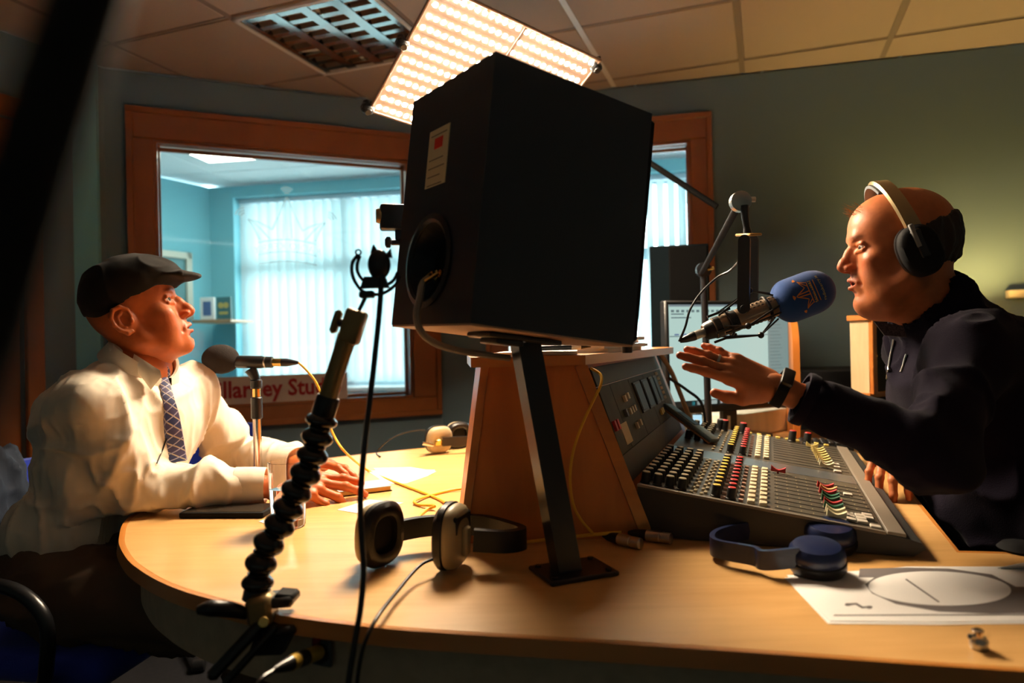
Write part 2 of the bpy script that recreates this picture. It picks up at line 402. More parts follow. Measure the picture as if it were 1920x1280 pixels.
g = G(); g.prism([(-.014, .004), (.014, .004), (.001, .05), (-.001, .05)], -.062, .062, np.array([[0, 0, 1, 0], [1, 0, 0, 0], [0, 1, 0, 0], [0, 0, 0, 1.]])); cb = g.mesh('cross_blade'); cb.materials.append(M['alu'])
for k in range(4):
    for q in range(8): tl.inst('cross_blade', cb, (-s+.02+(k+.5)*(2*s-.04)/4, -s+.045+q*(2*s-.09)/7, 0))
for k in range(4):
    g = G(); g.cyl((-s+.02+(k+.5)*(2*s-.04)/4, -s+.03, .07), (-s+.02+(k+.5)*(2*s-.04)/4, s-.03, .07), .008, n=10); tl.part('tube', g, mat('dead_tube', (.5, .47, .42), .4) if k == 0 else bpy.data.materials['dead_tube'])

# ---------------------------------------------------------------- the bright office beyond the glass
fc, fr_ = ceil_pt(392, 352), ceil_pt(740, 330); df = unit(fr_-fc)
gl_ = ceil_pt(287, 329); dg = unit(fc-gl_)
FR = fc+df*6.2; GL = fc-dg*2.6
wf = [on_wall(fc, FR, *q) for q in ((437, 385), (1335, 300), (445, 760))]
wh = (wf[0][0], wf[1][0]+.3, .78, on_wall(fc, FR, 740, 352)[1])
TF = .22
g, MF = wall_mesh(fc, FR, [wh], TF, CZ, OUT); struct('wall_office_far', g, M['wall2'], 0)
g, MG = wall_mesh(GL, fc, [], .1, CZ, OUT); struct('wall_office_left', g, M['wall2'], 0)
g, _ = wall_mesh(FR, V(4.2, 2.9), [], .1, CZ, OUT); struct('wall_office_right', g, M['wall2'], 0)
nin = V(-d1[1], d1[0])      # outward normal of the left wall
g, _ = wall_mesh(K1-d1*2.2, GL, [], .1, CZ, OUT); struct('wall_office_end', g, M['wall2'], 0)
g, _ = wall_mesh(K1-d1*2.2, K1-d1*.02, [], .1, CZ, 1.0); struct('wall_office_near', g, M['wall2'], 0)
M['ceil2'] = mat('office_ceiling', (.78, .83, .84), .9)
g = G(); g.prism([(-4.4, 2.0), (K1[0], K1[1]+.05), (K2[0], K2[1]+.1), (K3[0], K3[1]+.1), (4.6, 2.9), (4.6, 6.6), (-4.4, 6.6)], CZ+.02, CZ+.05); c2 = struct('ceiling_office', g, M['ceil2'], 0)
ga2 = math.atan2(df[1], df[0])
for k in range(-3, 8):
    g = G(); g.box((0, 0, 0), (.012, 5.0, .006)); p = fc+df*(.6*k+.25)+V(df[1], -df[0])*2.3; o = link('ceiling_bar', g.mesh('ceiling_bar'), M['tbar2'], c2, (*p, CZ+.02)); o.rotation_euler = (0, 0, ga2)
for k in range(0, 5):
    g = G(); g.box((0, 0, 0), (8, .012, .006)); p = fc+df*2+V(df[1], -df[0])*(.6*k+.35); o = link('ceiling_bar', g.mesh('ceiling_bar'), M['tbar2'], c2, (*p, CZ+.02)); o.rotation_euler = (0, 0, ga2)
# outer window with frame, mullions and vertical blinds
tw = T('window_3', 'white daylight window of the office seen through the big studio window', 'window', MF, kind='structure')
M['upvc'] = mat('window_white', (.45, .60, .68), .5)
x0, x1, y0, y1 = wh
for nm, r in (('frame_rail', (x0, x1, y1-.05, y1)), ('frame_rail', (x0, x1, y0, y0+.05)), ('frame_rail', (x0, x1, y0+(y1-y0)*.60, y0+(y1-y0)*.60+.09)), ('frame_stile', (x0, x0+.05, y0, y1)), ('frame_stile', (x1-.05, x1, y0, y1))):
    g = G(); g.box(((r[0]+r[1])/2, (r[2]+r[3])/2, -.19), (r[1]-r[0], r[3]-r[2], .05)); tw.part(nm, g, M['upvc'])
k = x0+.85
while k < x1-.3:
    g = G(); g.box((k, (y0+y1)/2, -.19), (.06, y1-y0, .05)); tw.part('mullion', g, M['upvc']); k += .85
g = G(); g.box(((x0+x1)/2, y0-.01, -.07), (x1-x0, .03, .22), bev=.004); tw.part('sill', g, mat('sill_white', (.7, .75, .76), .5))
g = G(); g.box(((x0+x1)/2, (y0+y1)/2, -.2), (x1-x0, y1-y0, .006)); tw.part('pane', g, M['pane'])
m = bpy.data.materials.new('blind_fabric'); m.use_nodes = True; nt = m.node_tree; nt.nodes.clear()
o_ = nt.nodes.new('ShaderNodeOutputMaterial'); di = nt.nodes.new('ShaderNodeBsdfDiffuse'); tl_ = nt.nodes.new('ShaderNodeBsdfTranslucent'); mx = nt.nodes.new('ShaderNodeMixShader'); mx.inputs[0].default_value = .5
di.inputs[0].default_value = (.75, .82, .83, 1); tl_.inputs[0].default_value = (.72, .82, .84, 1)
nt.links.new(di.outputs[0], mx.inputs[1]); nt.links.new(tl_.outputs[0], mx.inputs[2]); nt.links.new(mx.outputs[0], o_.inputs[0]); M['blind'] = m
tb = T('vertical_blinds', 'pale vertical blinds hanging in the office window beyond the glass', 'blinds', MF)
g = G(); g.box(((x0+x1)/2, y1-.02, -.09), (x1-x0-.02, .035, .04)); tb.part('head_rail', g, M['upvc'])
g = G(); g.box((0, -(y1-y0-.08)/2, 0), (.089, y1-y0-.08, .0012)); sl = g.mesh('slat'); sl.materials.append(m)
k = x0+.05; q = 0
while k < x1-.04:
    tb.inst('slat', sl, (k, y1-.04, -.09), rot=(0, math.radians(50), 0)); k += .076; q += 1
# portal so that daylight is sampled through the opening
pd = bpy.data.lights.new('daylight_portal', 'AREA'); pd.shape = 'RECTANGLE'; pd.size = x1-x0; pd.size_y = y1-y0; pd.cycles.is_portal = True
po = bpy.data.objects.new('daylight_portal', pd); COL.objects.link(po)
po.matrix_world = Matrix((MF@np.array([[1, 0, 0, (x0+x1)/2], [0, 1, 0, (y0+y1)/2], [0, 0, 1, -.24], [0, 0, 0, 1.]])).tolist())@Matrix.Rotation(math.pi, 4, 'X')
# ================================================================ desk
DZ = .74
near = [Pz(*q, DZ)[:2] for q in ((1920, 1252), (1695, 1237), (1320, 1211), (1000, 1191), (820, 1180), (700, 1170), (540, 1150), (450, 1130), (362, 1107), (310, 1087), (275, 1067), (250, 1047), (234, 1020), (234, 1000), (240, 980), (260, 962))]
far = [V(-.85, 1.72), V(-.80, 1.93), V(-.70, 2.10), Pz(610, 860, DZ)[:2], V(-.43, 2.32), Pz(830, 837, DZ)[:2], V(0, 2.54), V(.3, 2.62)]
curve = catmull([V(*p) for p in near+far], 4)
right = [V(1.30, 2.62), V(1.30, 2.25), V(1.02, 2.0), Pz(1696, 915, DZ)[:2], Pz(1794, 1035, DZ)[:2], V(1.6, .98), V(1.6, .53)]
outline = [tuple(p) for p in curve]+[tuple(p) for p in right]
cen = V(.2, 1.6)
td_ = T('round_desk', 'large round-ended beech studio desk with orange wood edge', 'desk', (0, 1.6, 0))
g = G(); g.prism(outline, DZ-.021, DZ); td_.part('desktop', g, M['desk'], local=False, smooth=0)
def offset(poly, d):
    p = np.array(poly); n = len(p); out = []
    for i in range(n):
        t1 = unit(p[i]-p[i-1]+1e-9); t2 = unit(p[(i+1) % n]-p[i]+1e-9)
        nn = unit(V(-t1[1], t1[0])+V(-t2[1], t2[0])); k = 1/max(.4, np.dot(nn, V(-t1[1], t1[0]))); out.append(p[i]+nn*d*k)
    return np.array(out)
area = sum(outline[i][0]*outline[(i+1) % len(outline)][1]-outline[(i+1) % len(outline)][0]*outline[i][1] for i in range(len(outline)))
sg = 1 if area < 0 else -1           # sign so that +d points outwards
ring = offset(outline, sg*.003)
prof = [(-.010, -.0105), (.004, -.0105), (.009, -.006), (.010, 0), (.009, .006), (.004, .0105), (-.006, .0108)]
path = np.c_[ring, np.full(len(ring), DZ-.0105)]
g = G(); g.sweep(path, [(sg*a, b) for a, b in prof], V(0, 0, 1), closed=True); td_.part('edge_lipping', g, M['edge'], local=False, smooth=50)
apr = offset(outline, -sg*.035); apc = apr[:len(curve)-8]
g = G(); g.sweep(np.c_[apc, np.full(len(apc), DZ-.066)], [(-.009, -.052), (.009, -.052), (.009, .045), (-.009, .045)], V(0, 0, 1)); td_.part('apron', g, M['apron'], local=False, smooth=50)
for (x, y, a) in ((-.34, 1.22, .5), (.55, 1.05, 0), (.2, 2.2, .2), (1.25, .8, 1.4)):
    g = G(); g.box((0, 0, .35), (.06, .5, .70), rotz(a, (x, y, 0)), bev=.004); td_.part('leg_panel', g, M['apron'], local=False)

# ================================================================ turret (wedge-shaped console housing)
TZ = 1.055
bot = [V(-.096, 1.239), V(.237, 1.259), V(.545, 2.083), V(.16, 2.23), V(-.122, 1.478)]
tA = P(909, 694, 1.262)[:2]; tB = P(1088, 692, 1.272)[:2]; tE = P(893, 694, 1.47)[:2]
top = [tA, tB, tB+(bot[2]-bot[1]), V(.17, 2.19), tE]
tt = T('console_turret', 'wedge-shaped beech housing beside the mixing desk, under the loudspeaker', 'cabinet', (.1, 1.6, DZ))
g = G(); g.prism([tuple(p) for p in bot], DZ+.001, TZ, None, [tuple(p) for p in top]); tt.part('body', g, M['beech'], local=False, smooth=0)
# lipping strip on the sloping edge
g = G(); g.sweep(np.array([[*bot[1], DZ+.002], [*top[1], TZ]]), [(-.011, -.006), (.011, -.006), (.011, .006), (-.011, .006)], V(0, -1, .2)); tt.part('edge_strip', g, M['edge'], local=False)
g = G(); g.sweep(np.array([[*bot[0], DZ+.002], [*top[0], TZ]]), [(-.007, -.004), (.007, -.004), (.007, .004), (-.007, .004)], V(0, -1, .2)); tt.part('edge_strip', g, M['edge'], local=False)
bd = [P(883, 690, 1.235)[:2], P(1098, 690, 1.245)[:2], V(.465, 2.0), V(.455, 2.12), V(.14, 2.24), P(876, 690, 1.5)[:2]]
g = G(); bdd = np.array(bd); g.prism([tuple(p) for p in bdd], TZ, TZ+.018); tt.part('top_board', g, M['edge'], local=False, smooth=0)
TTOP = TZ+.018

# ================================================================ big loudspeaker on its stand
SH = .38; k_ = (SH-.36)/.04
SPO = V(-.0533, .8951, 1.125)*(1-k_)+V(-.0592, .9945, 1.1277)*k_; SD = .2897*(1-k_)+.3219*k_; SW = .2439*(1-k_)+.271*k_
def Rm(a, b, c):
    ca, sa = math.cos(a), math.sin(a); cb, sb = math.cos(b), math.sin(b); cc, sc = math.cos(c), math.sin(c)
    return np.array([[ca, -sa, 0], [sa, ca, 0], [0, 0, 1]])@np.array([[1, 0, 0], [0, cb, -sb], [0, sb, cb]])@np.array([[cc, 0, sc], [0, 1, 0], [-sc, 0, cc]])
MS = np.eye(4); MS[:3, :3] = Rm(.5942, .0234, .1201); MS[:3, 3] = SPO
M['spk'] = mat('speaker_vinyl', (.014, .021, .034), .42, bump=(420, .12, .0006))
M['spk_bottom'] = mat('speaker_bottom_tan', (.42, .27, .19), .7)  # bottom panel is paler and browner than the cabinet
ts = T('loudspeaker', 'big black loudspeaker seen from behind, raised on a stand in the centre', 'loudspeaker', MS)
# cabinet with a recessed terminal cup in the back (x=0 face); ring drawn around it
yc, zc, rc = SW*.56, .098, .062
g = G()
n = 40; sq = []; ci = []
per = [(0, 0), (SW, 0), (SW, SH), (0, SH)]
for k in range(n):
    a = 2*math.pi*k/n; dy, dz = math.cos(a), math.sin(a)
    ci.append((yc+rc*dy, zc+rc*dz))
    tmax = min([(SW-yc)/dy if dy > 1e-6 else 9, (-yc)/dy if dy < -1e-6 else 9, (SH-zc)/dz if dz > 1e-6 else 9, (-zc)/dz if dz < -1e-6 else 9]); sq.append((yc+tmax*dy, zc+tmax*dz))
v = [[0, *p] for p in sq]+[[0, *p] for p in ci]+[[.045, *p] for p in [(yc+.8*(a-yc), zc+.8*(b-zc)) for a, b in ci]]
f = [(k, (k+1) % n, n+(k+1) % n, n+k) for k in range(n)]+[(n+k, n+(k+1) % n, 2*n+(k+1) % n, 2*n+k) for k in range(n)]+[tuple(2*n+k for k in range(n))]
g.add(v, f)
for cy, cz_ in per:      # corner fillers of the back face
    cand = sorted(range(n), key=lambda k: (sq[k][0]-cy)**2+(sq[k][1]-cz_)**2)[:2]; g.add([[0, cy, cz_], [0, *sq[cand[0]]], [0, *sq[cand[1]]]], [(0, 1, 2)])
g.add([[0, 0, 0], [SD, 0, 0], [SD, SW, 0], [0, SW, 0], [0, 0, SH], [SD, 0, SH], [SD, SW, SH], [0, SW, SH]], [(0, 1, 5, 4), (1, 2, 6, 5), (2, 3, 7, 6), (4, 5, 6, 7)])
ts.part('cabinet', g, M['spk'], smooth=0)
g = G(); g.box((SD/2, SW/2, -.0015), (SD-.002, SW-.002, .003)); ts.part('bottom_panel', g, M['spk_bottom'])
g = G(); g.box((SD+.009, SW/2, SH/2+.0), (.018, SW-.012, SH-.012), bev=.005); ts.part('front_grille', g, M['blkm'])
MX = np.eye(4); MX[:3, :3] = np.array([[0, 0, -1], [1, 0, 0], [0, -1, 0]]).astype(float); MX[:3, 3] = (0, yc, zc)
g = G(); g.lathe([(rc-.002, -.002), (rc+.010, -.001), (rc+.012, .003), (rc+.003, .005), (rc-.002, .002)], MX, 40, False, False); ts.part('port_ring', g, M['blk'])
g = G(); g.ell((.014, yc, zc), (.05, rc*.80, rc*.80), None, 24, 12) if False else g.lathe([(rc*.78, -.043), (rc*.78, -.036)], MX, 30); ts.part('terminal_plate', g, M['blkm'])
for dy in (-.014, .014):
    g = G(); Mt = MX.copy(); Mt[:3, 3] = (.04, yc+dy, zc-.018); g.lathe([(.006, 0), (.006, .006), (.009, .007), (.009, .019), (.006, .021), (.006, .026)], Mt, 12); ts.part('terminal', g, M['gold'])
    g = G(); g.cyl((.012, yc+dy*.9, zc-.018), (-.006, yc+dy*.4, zc-.034), .0035, .003, 8); ts.part('banana_plug', g, M['gold'])
# label
g = G(); g.box((-.0006, SW*.57, .262), (.0012, .066, .092)); lab = ts.part('label_sticker', g, mat('label_paper', (.80, .66, .40), .6), label='cream paper label')
g = G(); g.box((-.0015, SW*.565, .284), (.0008, .026, .017)); ts.part('red_sticker', g, mat('red_sticker', (.85, .04, .02), .5), parent=lab)
M['ink'] = mat('grey_ink', (.25, .18, .10), .7)
for k in range(6):
    zz = .298-k*.0135-(.012 if k > 0 else 0); wd = (.052, .050, .046, .052, .040, .048)[k]
    if k in (1,): continue
    g = G(); g.box((-.0014, SW*.57+(.052-wd)/2, zz), (.0004, wd, .0016)); ts.part('print_line', g, M['ink'], parent=lab)
# stand: plate under the cabinet, post and foot
fo = Pz(1075, 1074, DZ)
bk = ap(MS, (SD*.50, SW*.30, -.003)); 
tst = T('speaker_stand', 'black metal speaker stand with square post and flat foot plate', 'stand', rotz(math.radians(22), (*fo[:2], DZ)))
g = G(); g.box((0, 0, .004), (.115, .085, .007), bev=.002); ft = tst.part('foot_plate', g, M['blkmet'])
for sx in (-.046, .046):
    for sy in (-.03, .03): g = G(); g.cyl((sx, sy, .007), (sx, sy, .0105), .005, n=10); tst.part('bolt', g, M['blk'], parent=ft)
p0 = V(*fo[:2], DZ+.006)+V(-.005, 0, 0); p1 = bk+V(0, 0, -.012)
q0 = P(1062, 1066, fo[1]); q1 = P(985, 645, bk[1])
g = G(); g.sweep(np.array([V(q0[0], fo[1], DZ+.004), V(q1[0], bk[1], bk[2]-.010)]), [(-.019, -.017), (.019, -.017), (.019, .017), (-.019, .017)], unit(V(.35, -.9, .1))); tst.part('post', g, M['blkmet'], local=False, smooth=0)
g = G(); g.box((SD*.43, SW*.32, -.0085), (.135, .07, .008), bev=.002); tst.part('top_plate', G().add(ap(MS, np.concatenate(g.v)), g.f), M['blkmet'], local=False)
g = G(); g.box((SD*.34, SW*.30, -.0165), (.05, .05, .009), bev=.002); tst.part('swivel', G().add(ap(MS, np.concatenate(g.v)), g.f), M['blkmet'], local=False)

# ================================================================ LED panel light
def ledsolve(a, b):
    Tq = ((690, 207), (820, -33), (1128, 112)); x = np.array([2.13, 1.84, 2.19])
    def f(q):
        p = [P(*Tq[i], q[i]) for i in range(3)]; A = p[0]-p[1]; B = p[2]-p[1]
        return V(np.linalg.norm(A)-a, np.linalg.norm(B)-b, A@B*3)
    for _ in range(60):
        e = f(x); J = np.array([(f(x+np.eye(3)[k]*1e-5)-e)/1e-5 for k in range(3)]).T; x = x-np.linalg.solve(J, e)
    return [P(*Tq[i], x[i]) for i in range(3)]
LA, LB = .45, .60
pA, pB, pC = ledsolve(LA, LB)
ML = frame(pB, pC-pB, pA-pB)          # x along the long side, y along the short side, z = normal
nrm = ML[:3, 2]; FS = 1.0 if nrm[2] < 0 else -1.0
print('LED', pA, pB, pC, nrm, FS)
tled = T('led_panel', 'flexible LED panel light glowing with rows of white diodes above the loudspeaker', 'led light', ML)
M['ledboard'] = mat('led_board', (.92, .84, .80), .5)
g = G(); g.box((LB/2, LA/2, -FS*.004), (LB, LA, .006), bev=.002); tled.part('mat_board', g, M['ledboard'])
g = G()
for c_, sz in (((LB/2, .003, 0), (LB, .006, .012)), ((LB/2, LA-.003, 0), (LB, .006, .012)), ((.003, LA/2, 0), (.006, LA, .012)), ((LB-.003, LA/2, 0), (.006, LA, .012))): g.box(c_, sz, bev=.001)
tled.part('rim', g, mat('led_rim', (.30, .20, .15), .6))
M['led'] = mat('led_diode', (1, 1, 1), .4, emit=(LED_COLOR, LED_STRENGTH))
g = G(); g.add([[.0066*math.cos(k*math.pi/5), .0066*math.sin(k*math.pi/5), 0] for k in range(10)], [tuple(range(10)) if FS > 0 else tuple(range(9, -1, -1))]); lm_ = g.mesh('diode'); lm_.materials.append(M['led'])
for h in range(2):
    for i in range(12):
        for j in range(12): tled.inst('diode', lm_, (.026+h*.289+i*.0235, .022+j*.0368, -FS*.00038))
for j in range(13):
    g = G(); g.box((LB/2, .0036+j*.0369, -FS*.0010), (LB-.02, .0025, .0012)); tled.part('stitch_line', g, M['ledboard'])
g = G(); g.box((LB/2+.004, LA/2, FS*.001), (.008, LA-.02, .003)); tled.part('fold_seam', g, mat('led_seam', (.55, .45, .40), .6))
for x, y in ((-.004, LA*.985), (LB*1.0, .03), (-.004, .2), (LB, LA)):
    g = G(); g.box((x, y, 0), (.04, .03, .03), bev=.008); g.cyl((x, y, -.02), (x, y, .03), .011, n=12); tled.part('corner_clip', g, M['blk'])
g = G()
for (x, y) in ((.17, .008), (.4, .008), (.008, .14), (.008, .35)): g.lathe([(.006, 0), (.006, FS*.003), (.003, FS*.003)], rotz(0, (x, y, FS*.001)), 10)
tled.part('eyelet', g, M['steel'])
# X frame and boom holding it, running behind the loudspeaker
cen_ = ap(ML, (LB/2, LA/2, -FS*.03))
g = G()
for a, b in (((0, 0), (LB, LA)), ((LB, 0), (0, LA))): g.cyl(ap(ML, (*a, -FS*.012)), ap(ML, (*b, -FS*.03)), .005, n=8)
tled.part('cross_rod', g, M['blkmet'], local=False)
b0_, b1_ = P(1345, 388, 2.30), P(1180, 280, 2.38); bs = P(960, 300, 2.5)
tbm = T('light_boom', 'thin black boom pole sticking out right of the loudspeaker towards the smaller window', 'boom pole', tuple(bs))
bd_ = unit(b1_-b0_); pole_top = b1_+bd_*.30
g = G(); g.cyl(b0_, b1_+bd_*.30, .010, n=12); tbm.part('pole', g, mat('boom_black', (.003, .003, .003), .8, spec=.05), local=False)
g = G(); g.cyl(pole_top, cen_, .009, n=10); tbm.part('arm', g, M['blkmet'], local=False)
sb = V(pole_top[0], pole_top[1]+.012, 0)
g = G(); g.cyl((sb[0], sb[1]+.0, .02), (sb[0], sb[1], pole_top[2]+.02), .012, n=12); tbm.part('upright', g, M['blkmet'], local=False)
for k in range(3):
    a = k*2.094+.3; g = G(); g.cyl((sb[0], sb[1], .35), (sb[0]+.28*math.cos(a), sb[1]+.28*math.sin(a), .008), .007, n=8); tbm.part('leg', g, M['blkmet'], local=False)
# ================================================================ implicit-surface modelling for people and cloth
class SDF:
    def __init__(s, lo, hi, h):
        s.lo = np.asarray(lo, float); s.h = h; s.n = np.ceil((np.asarray(hi, float)-s.lo)/h).astype(int)+1
        s.ax = [(s.lo[i]+h*np.arange(s.n[i])).astype(np.float32) for i in range(3)]
        s.D = np.full(s.n, .08, np.float32)
    def sub(s, lo, hi, pad):
        sl = []
        for i in range(3):
            a = int(max(0, math.floor((lo[i]-pad-s.lo[i])/s.h))); b = int(min(s.n[i], math.ceil((hi[i]+pad-s.lo[i])/s.h)+1))
            if b <= a: return None, None
            sl.append(slice(a, b))
        return tuple(sl), (s.ax[0][sl[0]][:, None, None], s.ax[1][sl[1]][None, :, None], s.ax[2][sl[2]][None, None, :])
    def put(s, fn, lo, hi, k, cut=False):
        sl, c = s.sub(lo, hi, k+3*s.h)
        if sl is None: return s
        d = fn(*c).astype(np.float32); a = s.D[sl]
        if cut:
            d = -d; h = np.clip(.5+.5*(d-a)/k, 0, 1); s.D[sl] = a*(1-h)+d*h+k*h*(1-h)
        else:
            h = np.clip(.5+.5*(a-d)/k, 0, 1); s.D[sl] = a*(1-h)+d*h-k*h*(1-h)
        return s
    def ell(s, c, r, k=.01, R=None, cut=False):
        c = np.asarray(c, float); r = np.asarray(r, float); R_ = np.eye(3) if R is None else R; b = np.sqrt(((R_*r)**2).sum(1))
        def fn(x, y, z):
            x = x-c[0]; y = y-c[1]; z = z-c[2]
            p = [R_[0, i]*x+R_[1, i]*y+R_[2, i]*z for i in range(3)]
            k0 = np.sqrt((p[0]/r[0])**2+(p[1]/r[1])**2+(p[2]/r[2])**2); k1 = np.sqrt((p[0]/r[0]**2)**2+(p[1]/r[1]**2)**2+(p[2]/r[2]**2)**2)+1e-9
            return k0*(k0-1)/k1
        return s.put(fn, c-b, c+b, k, cut)
    def cap(s, a, b, ra, rb=None, k=.01, flat=None, cut=False):
        a = np.asarray(a, float); b = np.asarray(b, float); rb = ra if rb is None else rb; ba = b-a; L = max(1e-9, ba@ba)
        def fn(x, y, z):
            x = x-a[0]; y = y-a[1]; z = z-a[2]; t = np.clip((x*ba[0]+y*ba[1]+z*ba[2])/L, 0, 1)
            x = x-t*ba[0]; y = y-t*ba[1]; z = z-t*ba[2]; d2 = x*x+y*y+z*z
            if flat is not None:
                w, q = flat; e = x*w[0]+y*w[1]+z*w[2]; d2 = d2+(q*q-1)*e*e
            return np.sqrt(d2)-(ra+(rb-ra)*t)
        m = max(ra, rb)*(1 if flat is None or flat[1] >= 1 else 1/flat[1]); return s.put(fn, np.minimum(a, b)-m, np.maximum(a, b)+m, k, cut)
    def chain(s, pts, rad, k=.01, **kw):
        for i in range(len(pts)-1): s.cap(pts[i], pts[i+1], rad[i], rad[i+1], k, **kw)
        return s
    def above(s, z):          # flatten against a horizontal surface
        s.D = np.maximum(s.D, (z-s.ax[2])[None, None, :]); return s
    def mesh(s):
        D = s.D; I = D < 0; nx, ny, nz = s.n
        cnt = sum(I[i:nx-1+i, j:ny-1+j, k:nz-1+k].astype(np.int8) for i in (0, 1) for j in (0, 1) for k in (0, 1))
        act = np.argwhere((cnt > 0) & (cnt < 8)); idx = np.full((nx-1, ny-1, nz-1), -1, np.int32); idx[tuple(act.T)] = np.arange(len(act))
        co = [(i, j, k) for i in (0, 1) for j in (0, 1) for k in (0, 1)]
        val = np.stack([D[act[:, 0]+i, act[:, 1]+j, act[:, 2]+k] for i, j, k in co], 1)
        acc = np.zeros((len(act), 3)); num = np.zeros(len(act))
        for a in range(8):
            for b in range(a+1, 8):
                if sum(abs(co[a][i]-co[b][i]) for i in range(3)) != 1: continue
                m = (val[:, a] < 0) != (val[:, b] < 0); t = np.where(m, val[:, a]/(val[:, a]-val[:, b]+1e-12), 0)
                p = np.array(co[a])+t[:, None]*(np.array(co[b])-np.array(co[a])); acc += p*m[:, None]; num += m
        v = s.lo+s.h*(act+acc/num[:, None]); F = []
        for ax in range(3):
            o = [i for i in range(3) if i != ax]; sl0 = [slice(None)]*3; sl1 = [slice(None)]*3; sl0[ax] = slice(0, -1); sl1[ax] = slice(1, None)
            e = np.argwhere(I[tuple(sl0)] != I[tuple(sl1)]); e = e[(e[:, o[0]] > 0) & (e[:, o[1]] > 0) & (e[:, o[0]] < s.n[o[0]]-1) & (e[:, o[1]] < s.n[o[1]]-1)]
            fl = I[tuple(e.T)]; q = []
            for da, db in ((1, 1), (0, 1), (0, 0), (1, 0)):
                c = e.copy(); c[:, o[0]] -= da; c[:, o[1]] -= db; q.append(idx[tuple(c.T)])
            q = np.stack(q, 1)
            if ax == 1: fl = ~fl
            q[~fl] = q[~fl][:, ::-1]; F.append(q)
        F = np.concatenate(F); F = F[(F >= 0).all(1)]
        return v, F
def vnoise(p, sc, seed=0):
    q = np.asarray(p)*np.asarray(sc)+seed*17.13; i = np.floor(q).astype(np.int64); f = q-i; f = f*f*(3-2*f); out = 0
    def hsh(a):
        n = a[:, 0]*374761393+a[:, 1]*668265263+a[:, 2]*2147483647+seed*1442695; n = (n ^ (n >> 13))*1274126177; n = n ^ (n >> 16); return (n & 0xffff)/65535.
    for a in (0, 1):
        for b in (0, 1):
            for c in (0, 1):
                w = (f[:, 0] if a else 1-f[:, 0])*(f[:, 1] if b else 1-f[:, 1])*(f[:, 2] if c else 1-f[:, 2]); out = out+w*hsh(i+np.array([a, b, c]))
    return out
def vnormals(v, F):
    n = np.zeros_like(v); a = v[F[:, 0]]; c = np.cross(v[F[:, 2]]-a, v[F[:, 3]]-v[F[:, 1]])
    for k in range(4): np.add.at(n, F[:, k], c)
    return n/(np.linalg.norm(n, axis=1)[:, None]+1e-12)
def relax(v, F, it=2, lam=.5):
    for _ in range(it):
        s = np.zeros_like(v); c = np.zeros(len(v))
        for k in range(4): np.add.at(s, F[:, k], v[F[:, (k+1) % 4]]+v[F[:, k-1]]); np.add.at(c, F[:, k], 2)
        v = v*(1-lam)+lam*s/np.maximum(c, 1)[:, None]
    return v
def smesh(name, v, F, colors=None):
    me = bpy.data.meshes.new(name); me.from_pydata(np.asarray(v).tolist(), [], np.asarray(F).tolist())
    me.polygons.foreach_set('use_smooth', [True]*len(me.polygons))
    if colors is not None:
        at = me.color_attributes.new('tint', 'FLOAT_COLOR', 'POINT'); at.data.foreach_set('color', np.c_[colors, np.ones(len(colors))].ravel())
    me.update(); return me
def tintmat(name, rough, sss=0., spec=.5, bump=None, sheen=0., noise=None):
    m = mat(name, (.5, .5, .5), rough, sss=sss, spec=spec, bump=bump, sheen=sheen); nt = m.node_tree; a = nt.nodes.new('ShaderNodeAttribute'); a.attribute_name = 'tint'
    src = a.outputs['Color']
    if noise:
        tc = nt.nodes.new('ShaderNodeTexCoord'); n = nt.nodes.new('ShaderNodeTexNoise'); n.inputs['Scale'].default_value = noise[0]; n.inputs['Detail'].default_value = 4
        nt.links.new(tc.outputs['Object'], n.inputs['Vector']); mr = nt.nodes.new('ShaderNodeMapRange'); mr.inputs['To Min'].default_value = 1-noise[1]; mr.inputs['To Max'].default_value = 1+noise[1]*.6
        nt.links.new(n.outputs['Fac'], mr.inputs[0]); mx = nt.nodes.new('ShaderNodeVectorMath'); mx.operation = 'SCALE'; nt.links.new(src, mx.inputs[0]); nt.links.new(mr.outputs[0], mx.inputs['Scale']); src = mx.outputs[0]
    nt.links.new(src, nt.nodes['Principled BSDF'].inputs['Base Color']); return m
M['skin'] = tintmat('skin', .48, sss=.12, spec=.42, bump=(150, .22, .0012), noise=(55, .28))

